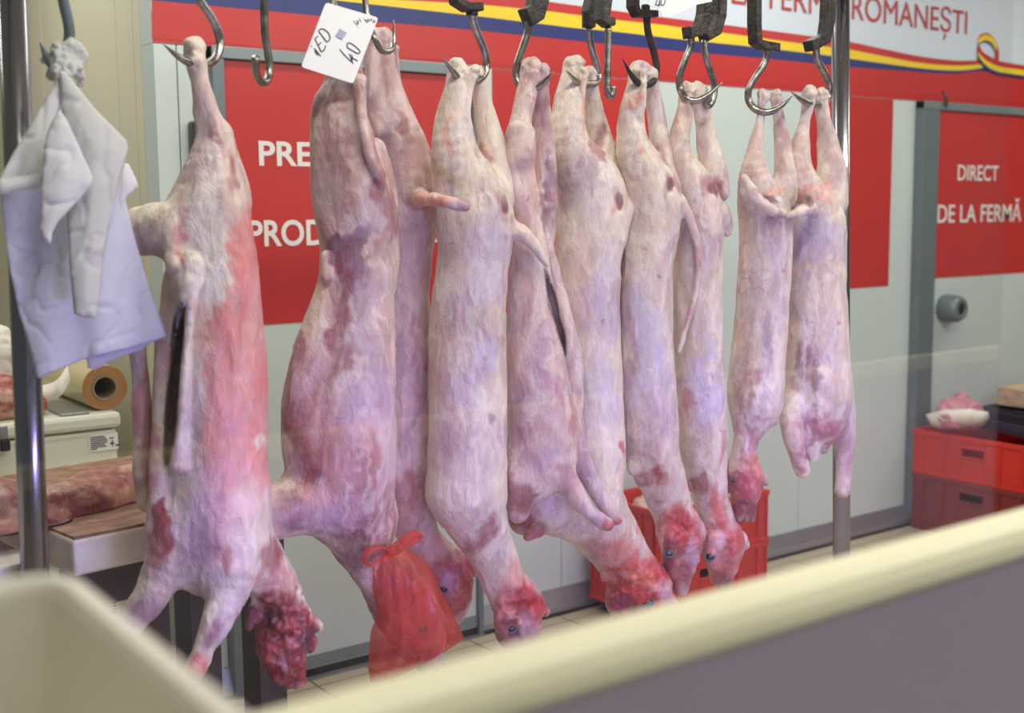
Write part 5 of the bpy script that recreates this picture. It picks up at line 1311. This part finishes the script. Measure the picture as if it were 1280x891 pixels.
tag(o, 'pale printed box on the dark tray at the right edge', 'box')

# ================================================================ FOREGROUND COUNTER AND TUB
YC = 0.575
zt = float(onY(900, 757, YC)[2])
ct_ = thing('display_counter', 'blurred counter front with cream edge and grey face in the foreground', 'counter', (1.5, YC, 0))
cx0, cx1 = 0.235, 4.2
rimh = zt - float(onY(900, 803, YC)[2])
pf_ = [(YC - 0.012, zt - rimh), (YC - 0.014, zt - rimh * 0.85), (YC - 0.010, zt - rimh * 0.55), (YC - 0.002, zt - rimh * 0.25), (YC + 0.010, zt - rimh * 0.05), (YC + 0.024, zt), (YC + 0.036, zt - 0.004), (YC + 0.036, zt - rimh)]
eb = MB(); n_ = len(pf_)
eb.add([(x, y, z) for x in (cx0, cx1) for y, z in pf_], [(i, (i + 1) % n_, n_ + (i + 1) % n_, n_ + i) for i in range(n_)] + [tuple(range(n_)), tuple(range(2 * n_ - 1, n_ - 1, -1))])
eb.build('cream_edge', M['counter_cream'], ct_)
MB().box((cx0, YC + 0.002, 0.55), (cx1, YC + 0.024, zt - rimh)).build('front_panel', M['counter_grey'], ct_)
# counter deck beneath the tub
MB().box((-0.8, 0.16, 1.06), (0.13, 0.86, 1.085)).build('deck', M['steel'], ct_, bevel=0.003)
MB().box((-0.8, 0.55, 0.0), (0.13, 0.60, 1.06)).build('deck_support', M['counter_grey'], ct_)
MB().box((cx0 + 0.1, YC + 0.002, 0.0), (cx0 + 0.2, YC + 0.024, 0.55)).build('leg', M['counter_grey'], ct_)
MB().box((cx1 - 0.2, YC + 0.002, 0.0), (cx1 - 0.1, YC + 0.024, 0.55)).build('leg', M['counter_grey'], ct_)
MB().box((0.6, 1.05, 0.87), (3.3, 1.09, 0.94)).build('tube_housing', M['lamp_body'], ct_, bevel=0.004)
MB().box((0.62, YC + 0.02, 0.84), (0.66, 1.07, 0.87)).build('bracket', M['steel'], ct_)
MB().box((3.24, YC + 0.02, 0.84), (3.28, 1.07, 0.87)).build('bracket', M['steel'], ct_)

YB = 0.76
tc0 = onY(84, 708, YB)
tzr = float(tc0[2])
TX1 = float(tc0[0]) ; TX0 = TX1 - 0.36; TY0 = 0.30
def rrect(x0, x1, y0, y1, r, z, n=6):
    out = []
    for cx, cy, a0 in ((x1 - r, y1 - r, 0), (x0 + r, y1 - r, 90), (x0 + r, y0 + r, 180), (x1 - r, y0 + r, 270)):
        for k in range(n + 1):
            a = math.radians(a0 + 90 * k / n); out.append((cx + r * math.cos(a), cy + r * math.sin(a), z))
    return out
rings = []
db = tzr - 1.087
for ins, z, r in ((0.035, 1.087, 0.02), (0.014, tzr - 0.012, 0.026), (0.0, tzr - 0.012, 0.032), (0.0, tzr - 0.002, 0.032), (0.003, tzr, 0.030), (0.012, tzr, 0.026), (0.017, tzr - 0.006, 0.024), (0.036, 1.095, 0.018), (0.05, 1.093, 0.012)):
    rings.append(rrect(TX0 + ins, TX1 - ins, TY0 + ins, YB - ins, r, z))
nR = len(rings[0]); Vv = [p for r_ in rings for p in r_]
Ff = [(i * nR + k, i * nR + (k + 1) % nR, (i + 1) * nR + (k + 1) % nR, (i + 1) * nR + k) for i in range(len(rings) - 1) for k in range(nR)]
Ff += [tuple(range(nR))[::-1], tuple((len(rings) - 1) * nR + k for k in range(nR))]
tag(MB().add(Vv, Ff).build('plastic_tub', M['tub'], smooth=False), 'blurred cream plastic tub on the counter in the lower left', 'tub')
for i, (px, py, r_, lab) in enumerate(((8, 850, 0.012, 'small orange red scrap in the cream tub near the left edge'), (48, 884, 0.010, 'small dark red scrap in the cream tub at its lower part'))):
    p = onZ(px, py, 1.10)
    lumps('meat_scrap', lab, [((p[0], p[1], 1.10), r_), ((p[0] + 0.012, p[1], 1.10), r_ * 0.8)], 'meat', 'pink_meat', 30 + i, 0.002, 0.004)

# ================================================================ GLASS of the counter screen
def glass_mat():
    m = bpy.data.materials.new('clear_glass'); m.use_nodes = True; nt = m.node_tree
    nt.nodes.remove(nt.nodes['Principled BSDF']); out = nt.nodes['Material Output']
    tr = nt.nodes.new('ShaderNodeBsdfTransparent'); tr.inputs[0].default_value = (0.985, 0.99, 0.988, 1)
    gl = nt.nodes.new('ShaderNodeBsdfGlossy'); gl.inputs['Roughness'].default_value = 0.0
    lw = nt.nodes.new('ShaderNodeLayerWeight'); pw = nt.nodes.new('ShaderNodeMath'); pw.operation = 'POWER'; pw.inputs[1].default_value = 5
    ma = nt.nodes.new('ShaderNodeMath'); ma.operation = 'MULTIPLY_ADD'; ma.inputs[1].default_value = 0.96; ma.inputs[2].default_value = 0.04
    mx = nt.nodes.new('ShaderNodeMixShader')
    nt.links.new(lw.outputs['Facing'], pw.inputs[0]); nt.links.new(pw.outputs[0], ma.inputs[0]); nt.links.new(ma.outputs[0], mx.inputs[0]); nt.links.new(tr.outputs[0], mx.inputs[1]); nt.links.new(gl.outputs[0], mx.inputs[2]); nt.links.new(mx.outputs[0], out.inputs[0])
    return m
M['glass'] = glass_mat()
YG = 0.99
gx1 = float(onY(1256, 300, YG)[0])
gw = struct('window_1')
MB().box((-1.2, YG, 0.62), (gx1, YG + 0.006, 2.3)).build('glass_pane', M['glass'], gw)
MB().box((-1.2, YG - 0.012, 0.58), (gx1, YG + 0.018, 0.62)).build('bottom_rail', M['steel'], gw, bevel=0.003)
for x in (-1.0, gx1 - 0.3): MB().box((x, YG - 0.012, 0.0), (x + 0.03, YG + 0.018, 0.58)).build('rail_foot', M['steel'], gw)
